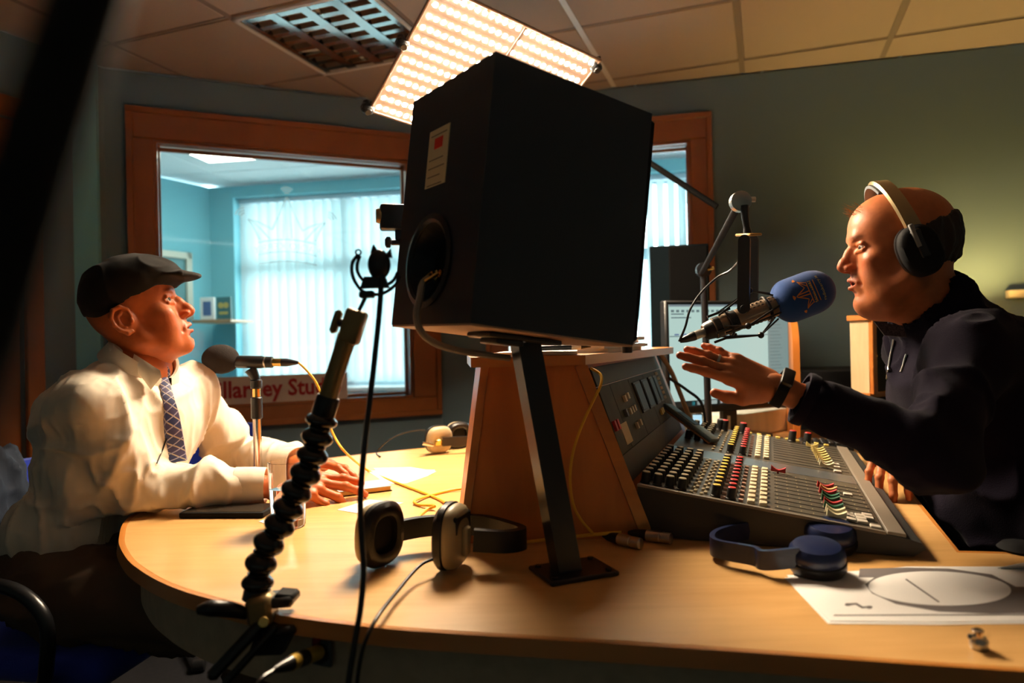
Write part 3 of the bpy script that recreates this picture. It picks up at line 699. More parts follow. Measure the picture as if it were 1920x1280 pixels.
# ---------------------------------------------------------------- head in its own frame (x forward, y left, z up, origin between the ears)
def build_head(kind, neck, h=.0019):
    f = 1.0 if kind == 'full' else 0.0          # fuller or leaner face
    S = SDF((-.125, -.115, -.25), (.15, .115, .16), h)
    l_ = 1-f; cu = .011*l_
    S.ell((-.010+.010*l_, 0, .056), (.100-.008*l_, .077+.002*f, .084), .01)
    S.ell((-.040+.016*l_, 0, .010+.008*l_), (.068-.012*l_, .066, .062-.004*l_), .03)
    S.ell((.046, 0, .058), (.046, .060, .052), .03)
    S.ell((.040, 0, -.022), (.051, .058+.005*f, .080), .025)
    for y in (-1, 1):
        S.chain([(-.002, y*.056, -.020), (.006, y*(.053+.007*f), -.058+cu*.6), (.045, y*(.035+.010*f), -.086+cu), (.074, y*.010, -.101+cu)], [.014+.003*f, .015+.008*f, .015+.008*f, .0155], .028)
        S.ell((.060, y*.046, -.010), (.024, .017+.004*f, .018), .018)
        S.ell((.058, y*(.040-.002*l_), -.048+.008*l_), (.026-.002*l_, .022-.003*l_, .028), .024)
    S.ell((.048, 0, -.090+cu), (.036, .032, .024), .02)
    S.ell((.082, 0, -.100+cu), (.0125, .018, .0125), .014)
    if f: S.ell((.030, 0, -.112), (.050, .042, .030), .03)
    S.cap((.0845, -.026, .040), (.0845, .026, .040), .0125, .0125, .014)
    S.ell((.081, 0, -.054), (.0215, .029, .030), .016)
    S.chain([(.078, 0, .024), (.090, 0, .002), (.096, 0, -.018)], [.010, .0125, .0135], .010)
    # nose
    S.chain([(.089, 0, .030), (.100, 0, .012), (.1125, 0, -.009), (.1165, 0, -.017)], [.0075, .0082, .0090, .0102], .008)
    for y in (-1, 1): S.ell((.1025, y*.0125, -.0215), (.0125, .0075, .0085), .006)
    S.ell((.108, 0, -.0245), (.011, .006, .0065), .006)
    for y in (-1, 1): S.ell((.107, y*.0068, -.0295), (.0062, .0036, .0045), .002, cut=True)
    # eye sockets, lids
    for y in (-1, 1):
        S.ell((.098, y*.034, .0205), (.0165, .0165, .0125), .010, cut=True)
        S.ell((.0760, y*.0325, .0200), (.0142, .0165, .0136), .004)
        S.ell((.0890, y*.0370, .0195), (.0120, .0160, .0050), .0020, cut=True)
        S.cap((.0895, y*.018, .0285), (.0835, y*.046, .0275), .0030, .0025, .005)
        S.cap((.0895, y*.020, .0115), (.0825, y*.044, .0115), .0028, .0022, .006)
        S.cap((.1035, y*.0195, -.026), (.088, y*.032, -.058), .0026, .0032, .008, cut=True)
    # lips, slightly open
    for y in (-1, 1):
        S.cap((.1025, 0, -.0475), (.0925, y*.022, -.0530), .0052, .0030, .004)
        S.cap((.1005, 0, -.0640), (.0925, y*.020, -.0580), .0062, .0032, .004)
    S.ell((.102, 0, -.0555), (.018, .0205, .0034+.001*f), .0022, cut=True)
    S.ell((.101, 0, -.079+cu*.5), (.009, .020, .006-.001*l_), .008, cut=True)
    # ears
    for y in (-1, 1):
        o = lambda x, d, z: (x, y*(.0765+d), z)
        S.ell(o(-.014, .0, .002), (.024, .0085, .029), .006, R=Rm(-y*.30, 0, .0))
        S.ell(o(-.011, .0085, .0), (.013, .0065, .018), .004, cut=True)
        S.chain([o(.004, .003, .006), o(.002, .004, .022), o(-.010, .008, .032), o(-.025, .012, .028), o(-.034, .0135, .012), o(-.033, .0125, -.004), o(-.026, .009, -.018), o(-.014, .005, -.029), o(-.005, .002, -.028)], [.0030, .0036, .0040, .0042, .0042, .0040, .0040, .0052, .0036], .0035)
        S.chain([o(-.012, .007, .020), o(-.021, .009, .012), o(-.022, .008, -.004), o(-.015, .006, -.014)], [.0024, .0030, .0032, .0028], .003)
        S.ell(o(.002, .004, -.004), (.0045, .004, .0065), .003)
    # neck
    n0 = V(-.022+.012*l_, 0, -.045); n1 = np.asarray(neck, float)
    S.cap(n0, n1, .051+.011*f, .058+.012*f, .03)
    S.cap(V(.020, 0, -.085), n1+V(.022, 0, 0), .028, .036, .03)
    v, F = S.mesh(); v = relax(v, F, 1, .35)
    return v, F
SK_L = np.array([.46, .115, .028]); SK_R = np.array([.52, .160, .056])
def head_tint(v, base, kind):
    c = np.tile(base, (len(v), 1)); x, y, z = v.T
    lip = np.exp(-((z+.0545)/.0125)**4)*np.exp(-(y/.024)**4)*(x > .084)
    c = c*(1-lip[:, None]*.55)+np.array([.52, .095, .07])*lip[:, None]*.55
    inn = ((np.abs(z+.0555) < .0042) & (np.abs(y) < .018) & (x < .0965) & (x > .06)); c[inn] = (.10, .018, .015)
    red = np.exp(-((x-.113)/.018)**2-((z+.015)/.02)**2)+.7*np.exp(-((np.abs(y)-.045)/.02)**2-((z+.02)/.025)**2)*(x > .03); c = c*(1-.18*red[:, None]*np.array([0, 1, 1]))
    br = np.exp(-((z-.0415-.10*(np.abs(y)-.03)*0)/.0045)**2)*np.exp(-((np.abs(y)-.030)/.019)**4)*(x > .07); c = c*(1-.55*br[:, None])
    if kind == 'lean':
        st = np.clip((.02-x)*18, 0, 1)*np.clip((z+.06)*30, 0, 1)*np.clip((.09-z)*30, 0, 1)*(np.abs(y) < .0765); c = c*(1-.28*st[:, None])
    return c
def head_frame(nose_world, yaw, pitch, roll=0., s=1.0, nose=(.1267, 0, -.018)):
    R = np.array([[math.cos(yaw), -math.sin(yaw), 0], [math.sin(yaw), math.cos(yaw), 0], [0, 0, 1]])@np.array([[math.cos(pitch), 0, -math.sin(pitch)], [0, 1, 0], [math.sin(pitch), 0, math.cos(pitch)]])@np.array([[1, 0, 0], [0, math.cos(roll), -math.sin(roll)], [0, math.sin(roll), math.cos(roll)]])
    Mh = np.eye(4); Mh[:3, :3] = R*s; Mh[:3, 3] = np.asarray(nose_world)-R@np.array(nose)*s; return Mh

# ---------------------------------------------------------------- hands (x along the fingers, y towards the thumb, z back of the hand)
def build_hand(curl, spread, thumb, Mh, elbow_local, h=.0016, side=1):
    S = SDF((-.13, -.075, -.095), (.215, .095, .06), h)
    up = np.array([0, 0, 1.])
    S.cap((-.12, 0, .0), (.0, 0, 0), .030, .0245, .02, flat=(up, 1.15)) if elbow_local is None else S.cap(np.asarray(elbow_local)*np.array([1, side, 1]), (.0, 0, 0), .031, .0235, .02, flat=(up, 1.15))
    mcp = [(.090, .0285), (.0945, .0085), (.0885, -.0115), (.078, -.0300)]; ln = [(.043, .026, .021), (.047, .030, .022), (.043, .028, .021), (.034, .021, .019)]; r0 = [.0100, .0102, .0098, .0086]
    for (x, y), r in zip(mcp, r0): S.cap((.004, y*.62, .0), (x-.006, y, .001), .0155, .0125, .012)
    S.cap((.012, .022, -.006), (.045, .034, -.010), .016, .014, .014); S.cap((.012, -.020, -.006), (.06, -.026, -.008), .014, .012, .012)
    tips = []
    for q in range(4):
        p = V(*mcp[q], .0005); a = 0.; sp = math.radians(spread[q]); pts = [p]; rr = [r0[q]]
        for j in range(3):
            a += math.radians(curl[q][j]); d = V(math.cos(a)*math.cos(sp), math.cos(a)*math.sin(sp), -math.sin(a)); p = p+d*ln[q][j]*(1 if j < 2 else .62); pts.append(p); rr.append(r0[q]*(.90, .80, .72)[j])
        Sf = 0
        for i in range(3): S.cap(pts[i], pts[i+1], rr[i], rr[i+1], .0035)
        S.ell(pts[1]+V(0, 0, .001), (rr[1]*1.03,)*3, .003); tips.append((pts[3], d))
        S.ell(V(*mcp[q], .006), (.012, .0085, .006), .008)
        if q < 3: pass
    tp = [V(*t) for t in thumb]; S.chain(tp, [.0165, .0135, .0112, .0090], .006)
    v, F = S.mesh(); v = relax(v, F, 1, .3)
    v = v*np.array([1, side, 1]); F = F if side > 0 else F[:, ::-1]
    tw = [(ap(Mh, t*np.array([1, side, 1])), d) for t, d in tips]
    return ap(Mh, v), F, tw
def hand_tint(v, base, tips):
    c = np.tile(base, (len(v), 1))
    for t, d in tips:
        w = np.exp(-(np.linalg.norm(v-t, axis=1)/.018)**2); c = c*(1-.15*w[:, None]*np.array([0, 1, 1]))
    return c
def join(parts):
    V_, F_, C_ = [], [], []; n = 0
    for v, F, c in parts: V_.append(v); F_.append(F+n); C_.append(c); n += len(v)
    return np.concatenate(V_), np.concatenate(F_), np.concatenate(C_)
def folds(v, F, specs):
    n = vnormals(v, F); d = np.zeros(len(v))
    for sc, amp, seed, sharp, mask in specs:
        x = vnoise(v, sc, seed); x = ((1-np.abs(2*x-1))**sharp-1./(sharp+1.3)) if sharp else x-.5; d += amp*x*(mask(v) if mask else 1)
    return v+n*d[:, None]

# ================================================================ guest in the flat cap
LH = head_frame(P(365.5, 580, 1.66), math.radians(20), math.radians(19), math.radians(0), 1.0)
nbL = P(258, 694, 1.625)
hv, hF = build_head('lean', ap(inv(LH), nbL)); hc = head_tint(hv, SK_L, 'lean'); hv_l = hv; hv = ap(LH, hv)
shR = P(168, 764, 1.47); shL = P(364, 740, 1.80); elR = P(262, 916, 1.535); elL = P(448, 858, 1.96); wrR = P(497, 910, 1.585); wrL = P(556, 868, 1.80)
def armframe(w, f, up): return frame(w, f, np.cross(up, f))
# right hand lying over the notebook
MhR = armframe(wrR+V(.022, .002, -.004), V(1, .08, -.03), V(.05, -.42, .9)); MhR[:3, :3] *= 1.12
rh = build_hand([(8, 14, 8), (10, 16, 10), (24, 30, 18), (34, 44, 26)], [8, 1, -4, -9], [(.018, .026, -.010), (.045, .046, -.020), (.073, .054, -.027), (.096, .054, -.032)], MhR, ap(inv(MhR), elR)*.45)
MhL = armframe(wrL, V(.96, -.20, -.02), V(.1, .2, 1))
lh = build_hand([(12, 20, 12), (12, 22, 12), (14, 24, 14), (18, 26, 16)], [6, 1, -4, -8], [(.018, .026, -.010), (.045, .050, -.016), (.073, .064, -.020), (.098, .070, -.022)], MhL, ap(inv(MhL), elL)*.45, side=-1)
def torso_skin(pts, rads, lo, hi):
    S = SDF(lo, hi, .012)
    for (a, b), r in zip(pts, rads): S.cap(a, b, r, r*.95, .04)
    v, F = S.mesh(); return v, F
plv = P(150, 1060, 1.60)
tv, tF = torso_skin([(nbL, plv), (shR, shL), (shR, elR), (elR, wrR), (shL, elL), (elL, wrL)], [.075, .045, .036, .026, .036, .024], (-1.25, 1.2, .5), (-.4, 2.2, 1.25))
bv, bF, bc = join([(hv, hF, hc), (rh[0], rh[1], hand_tint(rh[0], SK_L*1.15, rh[2])), (lh[0], lh[1], hand_tint(lh[0], SK_L*1.15, lh[2])), (tv, tF, np.tile(SK_L, (len(tv), 1)))])
guest = T('person', 'seated man in a black flat cap, white shirt and tie, looking up to the right', 'person', (-.98, 1.60, 0))
guest.part('body', smesh('body', ap(guest.Mi, bv), bF, bc), M['skin'])
M['eyew'] = mat('eye_white', (.75, .70, .64), .15); M['iris'] = mat('eye_iris', (.05, .045, .04), .1)
def eyes(t, Mh, look=(1, 0, 0)):
    for y in (-1, 1):
        g = G(); g.ell((.0762, y*.0325, .0195), (.0124,)*3, None, 16, 12)
        e = t.part('eye', G().add(ap(Mh, np.concatenate(g.v)), g.f), M['eyew'], local=False)
        g = G(); d = unit(look); c = V(.0762, y*.0325, .0195)+d*.0098; g.lathe([(.0066, -.0006), (.0052, .0016), (.0018, .0027)], zframe(c, d), 12); t.part('iris', G().add(ap(Mh, np.concatenate(g.v)), g.f), M['iris'], parent=e, local=False)
eyes(guest, LH, (1, -.42, .10))
M['teeth'] = mat('teeth', (.80, .74, .66), .3)
def teeth(t, Mh, z=-.0515):
    g = G()
    for k in range(8):
        a = (k-3.5)*.17; g.box((.068+.0245*math.cos(a), .0275*math.sin(a), z), (.003, .0046, .0050), bev=.001)
    t.part('teeth', G().add(ap(Mh, np.concatenate(g.v)), g.f), M['teeth'], local=False)
teeth(guest, LH)

# shirt
S = SDF((-1.32, 1.22, .56), (-.42, 2.14, 1.17), .0050)
dL = unit(V(.94, -.28, 0)); rL = V(dL[1], -dL[0], 0); Rb = np.stack([dL, -rL, V(0, 0, 1)], 1)
ch = (shR+shL)/2; bl = P(172, 978, 1.60)
S.ell(ch+V(-.02, 0, -.06), (.112, .170, .13), .03, Rb); S.ell(ch*.5+bl*.5+V(-.005, -.01, -.02), (.118, .158, .14), .06, Rb); S.ell(bl, (.118, .160, .09), .05, Rb)
S.ell(ch+V(-.075, -.02, -.02), (.10, .155, .085), .05, Rb)
S.cap(nbL+V(-.035, -.01, -.062), shR+V(-.01, .02, .008), .050, .054, .04); S.cap(nbL+V(-.02, 0, -.062), shL+V(0, -.02, .005), .050, .056, .04)
S.cap(shR, elR, .060, .052, .035); S.cap(shL, elL, .058, .050, .03)
S.cap(elR+V(.01, .0, .004), wrR-unit(wrR-elR)*.052, .056, .040, .022); S.cap(elL, wrL-unit(wrL-elL)*.040, .050, .038, .022)
S.above(DZ+.0035)
# the body below the desk edge must stay: re-add the waist
S.ell(bl+V(-.012, -.01, -.0), (.112, .158, .095), .02, Rb)
# opening at the neck
nt_ = ap(LH, (-.01, 0, -.10)); S.cap(nbL+V(.01, 0, .020), nbL+V(.03, 0, .12), .064, .066, .012, cut=True)
v, F = S.mesh(); v = relax(v, F, 2, .5)
el_m = lambda q: lambda p: np.exp(-(np.linalg.norm(p-q, axis=1)/.11)**2)
back_m = lambda p: np.clip((-.90-p[:, 0])*8, 0, 1)
wv = lambda v: v+.05*np.c_[vnoise(v, 7, 51)-.5, vnoise(v, 7, 52)-.5, vnoise(v, 7, 53)-.5]
v = folds(v, F, [((8, 8, 4), .018, 1, 4, None), ((15, 15, 8), .013, 2, 5, None), ((34, 34, 22), .003, 3, 3, None), ((26, 26, 14), .017, 4, 5, el_m(elR)), ((22, 22, 12), .014, 5, 5, el_m(elL)), ((14, 14, 5), .016, 6, 5, back_m)])
pres = (v[:, 2] < DZ+.004) & (v[:, 0] > -.90); v[pres, 2] = np.maximum(v[pres, 2], DZ+.002)
M['shirt'] = mat('white_shirt', (.80, .70, .56), .75, bump=((10, 10, 5), .30, .030), sheen=.1)
v = relax(v, F, 1, .3)
shirt = guest.part('shirt', smesh('shirt', ap(guest.Mi, v), F), M['shirt'])
from mathutils.bvhtree import BVHTree
shirt_bvh = BVHTree.FromPolygons([tuple(q) for q in v], [tuple(int(i) for i in q) for q in F])
def on_cloth(bvh, px, py, off=.004):
    o = Vector((0, 0, CAMZ)); d = Vector(tuple(P(px, py, 1.)-V(0, 0, CAMZ))).normalized(); h = bvh.ray_cast(o, d)
    if h[0] is None: return None, None
    return np.array(h[0])+np.array(h[1])*off, np.array(h[1])
def ring_around(p, d, r, w, th, n=28, squash=1.0):
    Mz = zframe(p, d); g = G(); pts = [ap(Mz, (r*math.cos(a), r*squash*math.sin(a), 0)) for a in np.linspace(0, 2*math.pi, n, endpoint=False)]
    g.sweep(np.array(pts), [(-th/2, -w/2), (th/2, -w/2), (th/2, w/2), (-th/2, w/2)], unit(d), closed=True); return g
for w_, e_, hand in ((wrR, elR, 0), (wrL+unit(wrL-elL)*.006, elL, 1)):
    d = unit(w_-e_); g = G(); prof = [(.0395, -.066), (.0432, -.064), (.0430, -.03), (.0415, .0), (.0410, .0025), (.0385, .002), (.0375, -.03)]
    g.lathe(prof, zframe(w_, d), 28, False, False); vv = np.concatenate(g.v); vv[:, 2] = np.maximum(vv[:, 2], DZ+.003); guest.part('cuff', G().add(vv, g.f), M['shirt'], parent=shirt, local=False)
# collar: a folded band with two points
Mc = np.eye(4); nd = unit(V(0, 0, .90)+dL*.50); cx = unit(dL-nd*np.dot(dL, nd)); Mc[:3, 0] = cx; Mc[:3, 1] = np.cross(nd, cx); Mc[:3, 2] = nd; Mc[:3, 3] = P(266, 682, 1.625)
g = G(); rows = []
N = 48
for i in range(N+1):
    a = math.radians(12)+math.radians(336)*i/N; ca, sa = math.cos(a), math.sin(a)
    fr_ = max(0, math.cos(a)); front = max(0., ca)**3
    pt = max(0, 1-min(abs(a-math.radians(26)), abs(a-math.radians(334)))/math.radians(30))   # collar points near the opening
    rr = .067; sx = 1.12
    z_in = .030-.030*front; dz = .042+.046*pt**1.3
    rows.append([(sx*(rr-.003)*ca, (rr-.003)*sa, -.012-.02*front), (sx*(rr-.001)*ca, (rr-.001)*sa, z_in), (sx*(rr+.004)*ca, (rr+.004)*sa, z_in+.003), (sx*(rr+.010)*ca, (rr+.010)*sa, z_in-.010), (sx*(rr+.020+.014*pt)*ca, (rr+.020+.012*pt)*sa, z_in-dz), (sx*(rr+.016+.012*pt)*ca, (rr+.016+.010*pt)*sa, z_in-dz-.001), (sx*(rr+.006)*ca, (rr+.006)*sa, z_in-.012)])
k = 7; vv = [p for r in rows for p in r]; ff = [(i*k+j, i*k+j+1, (i+1)*k+j+1, (i+1)*k+j) for i in range(N) for j in range(k-1)]
g.add(vv, ff, Mc); guest.part('collar', g, M['shirt'], parent=shirt, local=False)
# near collar wing lying on the shirt
tops = [(203, 640), (222, 647), (243, 658), (264, 671), (284, 684), (300, 694)]; bots = [(206, 664), (226, 676), (246, 692), (262, 710), (282, 733), (303, 706)]
vv = []; prevY = None
for (tx_, ty_), (bx_, by_) in zip(tops, bots):
    q, n_ = on_cloth(shirt_bvh, bx_, by_, .008)
    if q is None or (prevY and abs(q[1]-prevY) > .08): q = P(bx_, by_, prevY or 1.56)
    prevY = q[1]; t3 = P(tx_, ty_, q[1]+.012); mid = (q+t3)/2+unit(V(0, 0, CAMZ)-q)*.007; dn = unit(V(0, 0, CAMZ)-q)*-.003
    vv += [t3, mid, q, q+dn, mid+dn, t3+dn]
ff = [(i*6+j, i*6+(j+1) % 6, (i+1)*6+(j+1) % 6, (i+1)*6+j) for i in range(5) for j in range(6)]+[(5, 4, 3, 2, 1, 0), tuple(30+j for j in range(6))]
guest.part('collar_wing', G().add(vv, ff), M['shirt'], parent=shirt, local=False, smooth=60)
# tie
m = bpy.data.materials.new('plaid_tie'); m.use_nodes = True; nt = m.node_tree; b = nt.nodes['Principled BSDF']; b.inputs['Roughness'].default_value = .6
tc = nt.nodes.new('ShaderNodeTexCoord'); mp = nt.nodes.new('ShaderNodeMapping'); mp.inputs['Rotation'].default_value = (0, 0, math.radians(40)); nt.links.new(tc.outputs['UV'], mp.inputs[0])
def stripes(axis, sc, pos):
    w = nt.nodes.new('ShaderNodeTexWave'); w.bands_direction = axis; w.inputs['Scale'].default_value = sc; nt.links.new(mp.outputs[0], w.inputs['Vector'])
    r = nt.nodes.new('ShaderNodeValToRGB'); r.color_ramp.elements[0].position = pos; r.color_ramp.elements[1].position = pos+.04; nt.links.new(w.outputs['Fac'], r.inputs[0]); return r.outputs[0]
base = (.018, .026, .10, 1)
cur = None
for ax, sc, pos, col in (('X', 14, .5, (.045, .035, .10, 1)), ('X', 28, .93, (.45, .36, .26, 1)), ('Y', 28, .93, (.32, .30, .40, 1))):
    mx = nt.nodes.new('ShaderNodeMix'); mx.data_type = 'RGBA'; nt.links.new(stripes(ax, sc, pos), mx.inputs[0]); mx.inputs[7].default_value = col
    if cur is None: mx.inputs[6].default_value = base
    else: nt.links.new(cur, mx.inputs[6])
    cur = mx.outputs[2]
nt.links.new(cur, b.inputs['Base Color']); M['tie'] = m
tpx = [(303, 712), (309, 730), (314, 752), (319, 780), (323, 810), (326, 840), (328, 862), (329, 874)]
tp = []; tn = []
for q in tpx:
    p, n_ = on_cloth(shirt_bvh, *q)
    if p is not None and (not tp or p[1] > tp[-1][1]-.03): tp.append(p); tn.append(n_)
print('tie pts', len(tp))
wd = np.interp(np.linspace(0, 1, len(tp)), [0, .25, .5, 1], [.028, .024, .036, .050])
pc = catmull(tp, 6); nc = catmull(tn, 6); wq = np.interp(np.linspace(0, 1, len(pc)), np.linspace(0, 1, len(wd)), wd)
vv, ff = [], []
for i, (p, w, n_) in enumerate(zip(pc, wq, nc)):
    t_ = unit(pc[min(i+1, len(pc)-1)]-pc[max(i-1, 0)]); outn = unit(n_*.4+unit(V(.55, -.8, .1))*.6); across = unit(np.cross(outn, t_))
    for sx, dz in ((-.5, -.001), (-.42, .004), (0, .007), (.42, .004), (.5, -.001), (.0, -.003)): vv.append(p+across*w*sx+outn*dz)
for i in range(len(pc)-1):
    for j in range(6): ff.append((i*6+j, i*6+(j+1) % 6, (i+1)*6+(j+1) % 6, (i+1)*6+j))
across = unit(np.cross(tn[0], tp[1]-tp[0])); outn = unit(tn[0])
g = G().add(vv, ff); o = guest.part('tie', g, M['tie'], local=False)
uv = o.data.uv_layers.new(name='UVMap')
for lp in o.data.loops:
    i = lp.vertex_index; uv.data[lp.index].uv = ((i % 6)/5*.04 if i % 6 < 5 else .02, (i//6)*.0045)
kn = tp[0]+V(-.004, 0, .010); g = G(); g.ell((0, 0, 0), (.017, .023, .024), zframe(kn, V(0, 0, 1)) if False else np.block([[np.stack([outn, across, V(0, 0, 1)], 1), kn[:, None]], [np.zeros((1, 3)), np.ones((1, 1))]]), 16, 10); ko = guest.part('tie_knot', g, M['tie'], parent=o, local=False)
uv = ko.data.uv_layers.new(name='UVMap'); vs = ko.data.vertices
for lp in ko.data.loops: q = vs[lp.vertex_index].co; uv.data[lp.index].uv = (q.y+q.x*.3, q.z)
# lavalier cable
for lst in (((312, 818), (306, 838), (299, 854), (293, 868)), ((258, 972), (240, 992), (226, 1014), (218, 1036))):
    pp = [on_cloth(shirt_bvh, *q, .0015)[0] for q in lst]; pp = [q for q in pp if q is not None]
    if len(pp) > 2: g = G(); g.tube(catmull(pp, 6), .0014, 6); guest.part('microphone_wire', g, M['blk'], local=False)
# trousers and belt
S = SDF((-1.30, 1.20, .02), (-.40, 2.0, .80), .009)
hp = V(bl[0]-.02, bl[1], .600)
S.ell(hp, (.150, .185, .125), .03, Rb)
for dy, y1 in ((-.11, 1.42), (.11, 1.68)): S.cap(hp+V(.03, dy, -.02), (-.55, y1, .555), .092, .074, .05); S.cap((-.54, y1, .55), (-.50, y1+.02, .09), .070, .052, .03)
v, F = S.mesh(); v = folds(v, F, [((9, 22, 9), .020, 11, 4, None), ((24, 24, 24), .006, 12, 3, None)])
v[:, 2] = np.minimum(v[:, 2], .690)
M['trouser'] = mat('brown_trousers', (.115, .068, .042), .85)
trs = guest.part('trousers', smesh('trousers', ap(guest.Mi, v), F), M['trouser'])
g = ring_around(V(bl[0]-.020, bl[1]-.005, .662), V(.06, 0, 1), .140, .036, .008, 40, 1.22); guest.part('belt', g, M['blk'], parent=trs, local=False)
for y in (1.44, 1.70):
    g = G(); g.ell((0, 0, .04), (.135, .048, .05), rotz(0, (-.45, y, 0)), 20, 10); vv = np.concatenate(g.v); vv[:, 2] = np.maximum(vv[:, 2], .002); guest.part('shoe', G().add(vv, g.f), M['blk'], local=False)

# flat cap
S = SDF((-.16, -.13, -.05), (.20, .13, .20), .0026)
S.ell((.008, 0, .073), (.096, .086, .070), .01); S.ell((.045, 0, .095), (.085, .078, .038), .03, Rm(0, 0, math.radians(14)))
S.ell((-.030, 0, .048), (.058, .076, .056), .03); S.ell((-.040, 0, .090), (.043, .066, .042), .02)
S.ell((.112, 0, .070), (.058, .068, .010), .014, Rm(0, 0, math.radians(17)))
# hollow for the head and cut along the tilted rim
S.ell((.002, 0, .040), (.089, .0775, .085), .004, cut=True)
xx, yy, zz = np.meshgrid(*S.ax, indexing='ij'); rim = .036+.26*(xx+.0)+np.where(xx > .075, (xx-.075)*-.50, 0); S.D = np.maximum(S.D, (rim-zz)*.95); S.D = S.D.astype(np.float32)
S.ell((.112, 0, .0715), (.058, .068, .0075), .004, Rm(0, 0, math.radians(17)))
v, F = S.mesh(); v = relax(v, F, 3, .5)
v = folds(v, F, [((14, 14, 20), .006, 21, 3, lambda p: (p[:, 2] > .04)*1.), ((60, 60, 60), .0012, 22, 0, None)])
M['cap'] = mat('black_wool_cap', (.011, .009, .008), .85, bump=(600, .3, .0006), sheen=.06, spec=.2)
cap = guest.part('flat_cap', smesh('flat_cap', ap(guest.Mi@LH, relax(v, F, 1, .4)), F), M['cap'])

# ================================================================ presenter with headphones
RH = head_frame(P(1569, 503, 1.50), math.radians(166), math.radians(-3), 0, .99)
nbR = P(1775, 612, 1.47)
hv, hF = build_head('full', ap(inv(RH), nbR)); hc = head_tint(hv, SK_R, 'full'); hvR = hv; hv = ap(RH, hv)
shL2 = P(1830, 668, 1.27); shR2 = nbR+V(.07, .20, -.05); elL2 = P(1745, 850, 1.14); wrL2 = P(1447, 722, 1.20); wrR2 = P(1668, 852, 1.60)+V(.0, .0, .014); elR2 = V(1.12, 1.80, .90)
MhL2 = armframe(wrL2, V(-1, .06, .42), V(.16, -.72, .66)); MhL2[:3, :3] *= .90
lh2 = build_hand([(-4, 4, 3), (-2, 6, 4), (2, 8, 5), (10, 8, 6)], [9, 3, -4, -22], [(.018, .026, -.012), (.045, .040, -.022), (.072, .044, -.030), (.096, .042, -.034)], MhL2, ap(inv(MhL2), elL2)*.42, side=1)
MhR2 = armframe(wrR2, V(-.42, -.70, -.20), V(-.15, -.25, .95))
rh2 = build_hand([(22, 35, 20), (22, 36, 22), (24, 38, 22), (26, 40, 24)], [12, 3, -5, -12], [(.018, .026, -.010), (.045, .050, -.014), (.070, .068, -.016), (.094, .080, -.018)], MhR2, ap(inv(MhR2), elR2)*.42, side=1)
plv2 = V(1.14, 1.45, .62)
tv, tF = torso_skin([(nbR, plv2), (shR2, shL2), (shR2, elR2), (elR2, wrR2), (shL2, elL2), (elL2, wrL2)], [.060, .045, .036, .027, .036, .026], (.4, .9, .5), (1.5, 2.1, 1.3))
bv, bF, bc = join([(hv, hF, hc), (lh2[0], lh2[1], hand_tint(lh2[0], SK_R, lh2[2])), (rh2[0], rh2[1], hand_tint(rh2[0], SK_R, rh2[2])), (tv, tF, np.tile(SK_R, (len(tv), 1)))])
host = T('person', 'balding man in a dark navy fleece leaning to the blue microphone with raised hand', 'person', (1.05, 1.36, 0))
host.part('body', smesh('body', ap(host.Mi, bv), bF, bc), M['skin']); eyes(host, RH, (1, .25, -.1)); teeth(host, RH)
# hair fringe round the back and sides
S = SDF((-.13, -.10, -.06), (.03, .10, .13), .0024)
S.ell((-.012, 0, .050), (.1055, .0815, .082), .01); S.ell((-.042, 0, .010), (.0735, .0705, .062), .03)
xx, yy, zz = np.meshgrid(*S.ax, indexing='ij'); S.D = np.maximum(S.D, (xx+.030)*.9); S.D = np.maximum(S.D, (zz-.082+.35*(xx+.12))*.9); S.D = np.maximum(S.D, (-.045-zz)*.9).astype(np.float32)
v, F = S.mesh(); v = folds(v, F, [((90, 90, 26), .010, 31, 0, None), ((200, 200, 60), .005, 32, 0, None)])
M['hair'] = mat('dark_hair', (.020, .011, .006), .6, bump=(300, .6, .001)); host.part('hair', smesh('hair', ap(host.Mi@RH, v), F), M['hair'])
g = G()
for k in range(46):
    a = rng.uniform(-1.1, 1.1); p = V(.072+.018*math.cos(a*1.4), .045*math.sin(a), .100+.010*rng.uniform(-1, 1)); d = V(.9, rng.uniform(-.6, .6), .5+rng.uniform(-.2, .3)); q = p+unit(d)*rng.uniform(.010, .020)
    g.cyl(p, q, .00045, .0002, 5)
host.part('hair_wisp', G().add(ap(RH, np.concatenate(g.v)), g.f), mat('light_hair', (.30, .14, .05), .5), local=False)
# fleece
S = SDF((.42, .96, .50), (1.52, 2.08, 1.26), .0066)
dR = unit(V(-.98, .20, 0)); lR = V(-dR[1], dR[0], 0); Rb2 = np.stack([dR, lR, V(0, 0, 1)], 1)
S.ell((.985, 1.46, .975), (.165, .200, .150), .04, Rb2); S.ell((1.07, 1.44, .80), (.19, .215, .20), .06, Rb2); S.ell((1.14, 1.45, .62), (.20, .22, .12), .05, Rb2)
S.cap(nbR+V(.02, 0, -.055), shL2, .066, .066, .05); S.cap(nbR+V(.02, 0, -.055), shR2, .066, .066, .05)
S.cap(shL2, elL2, .066, .047, .04); S.cap(elL2, wrL2-unit(wrL2-elL2)*.082, .048, .040, .03); S.cap(shR2, elR2, .068, .058, .05); S.cap(elR2, wrR2-unit(wrR2-elR2)*.04, .058, .044, .03)
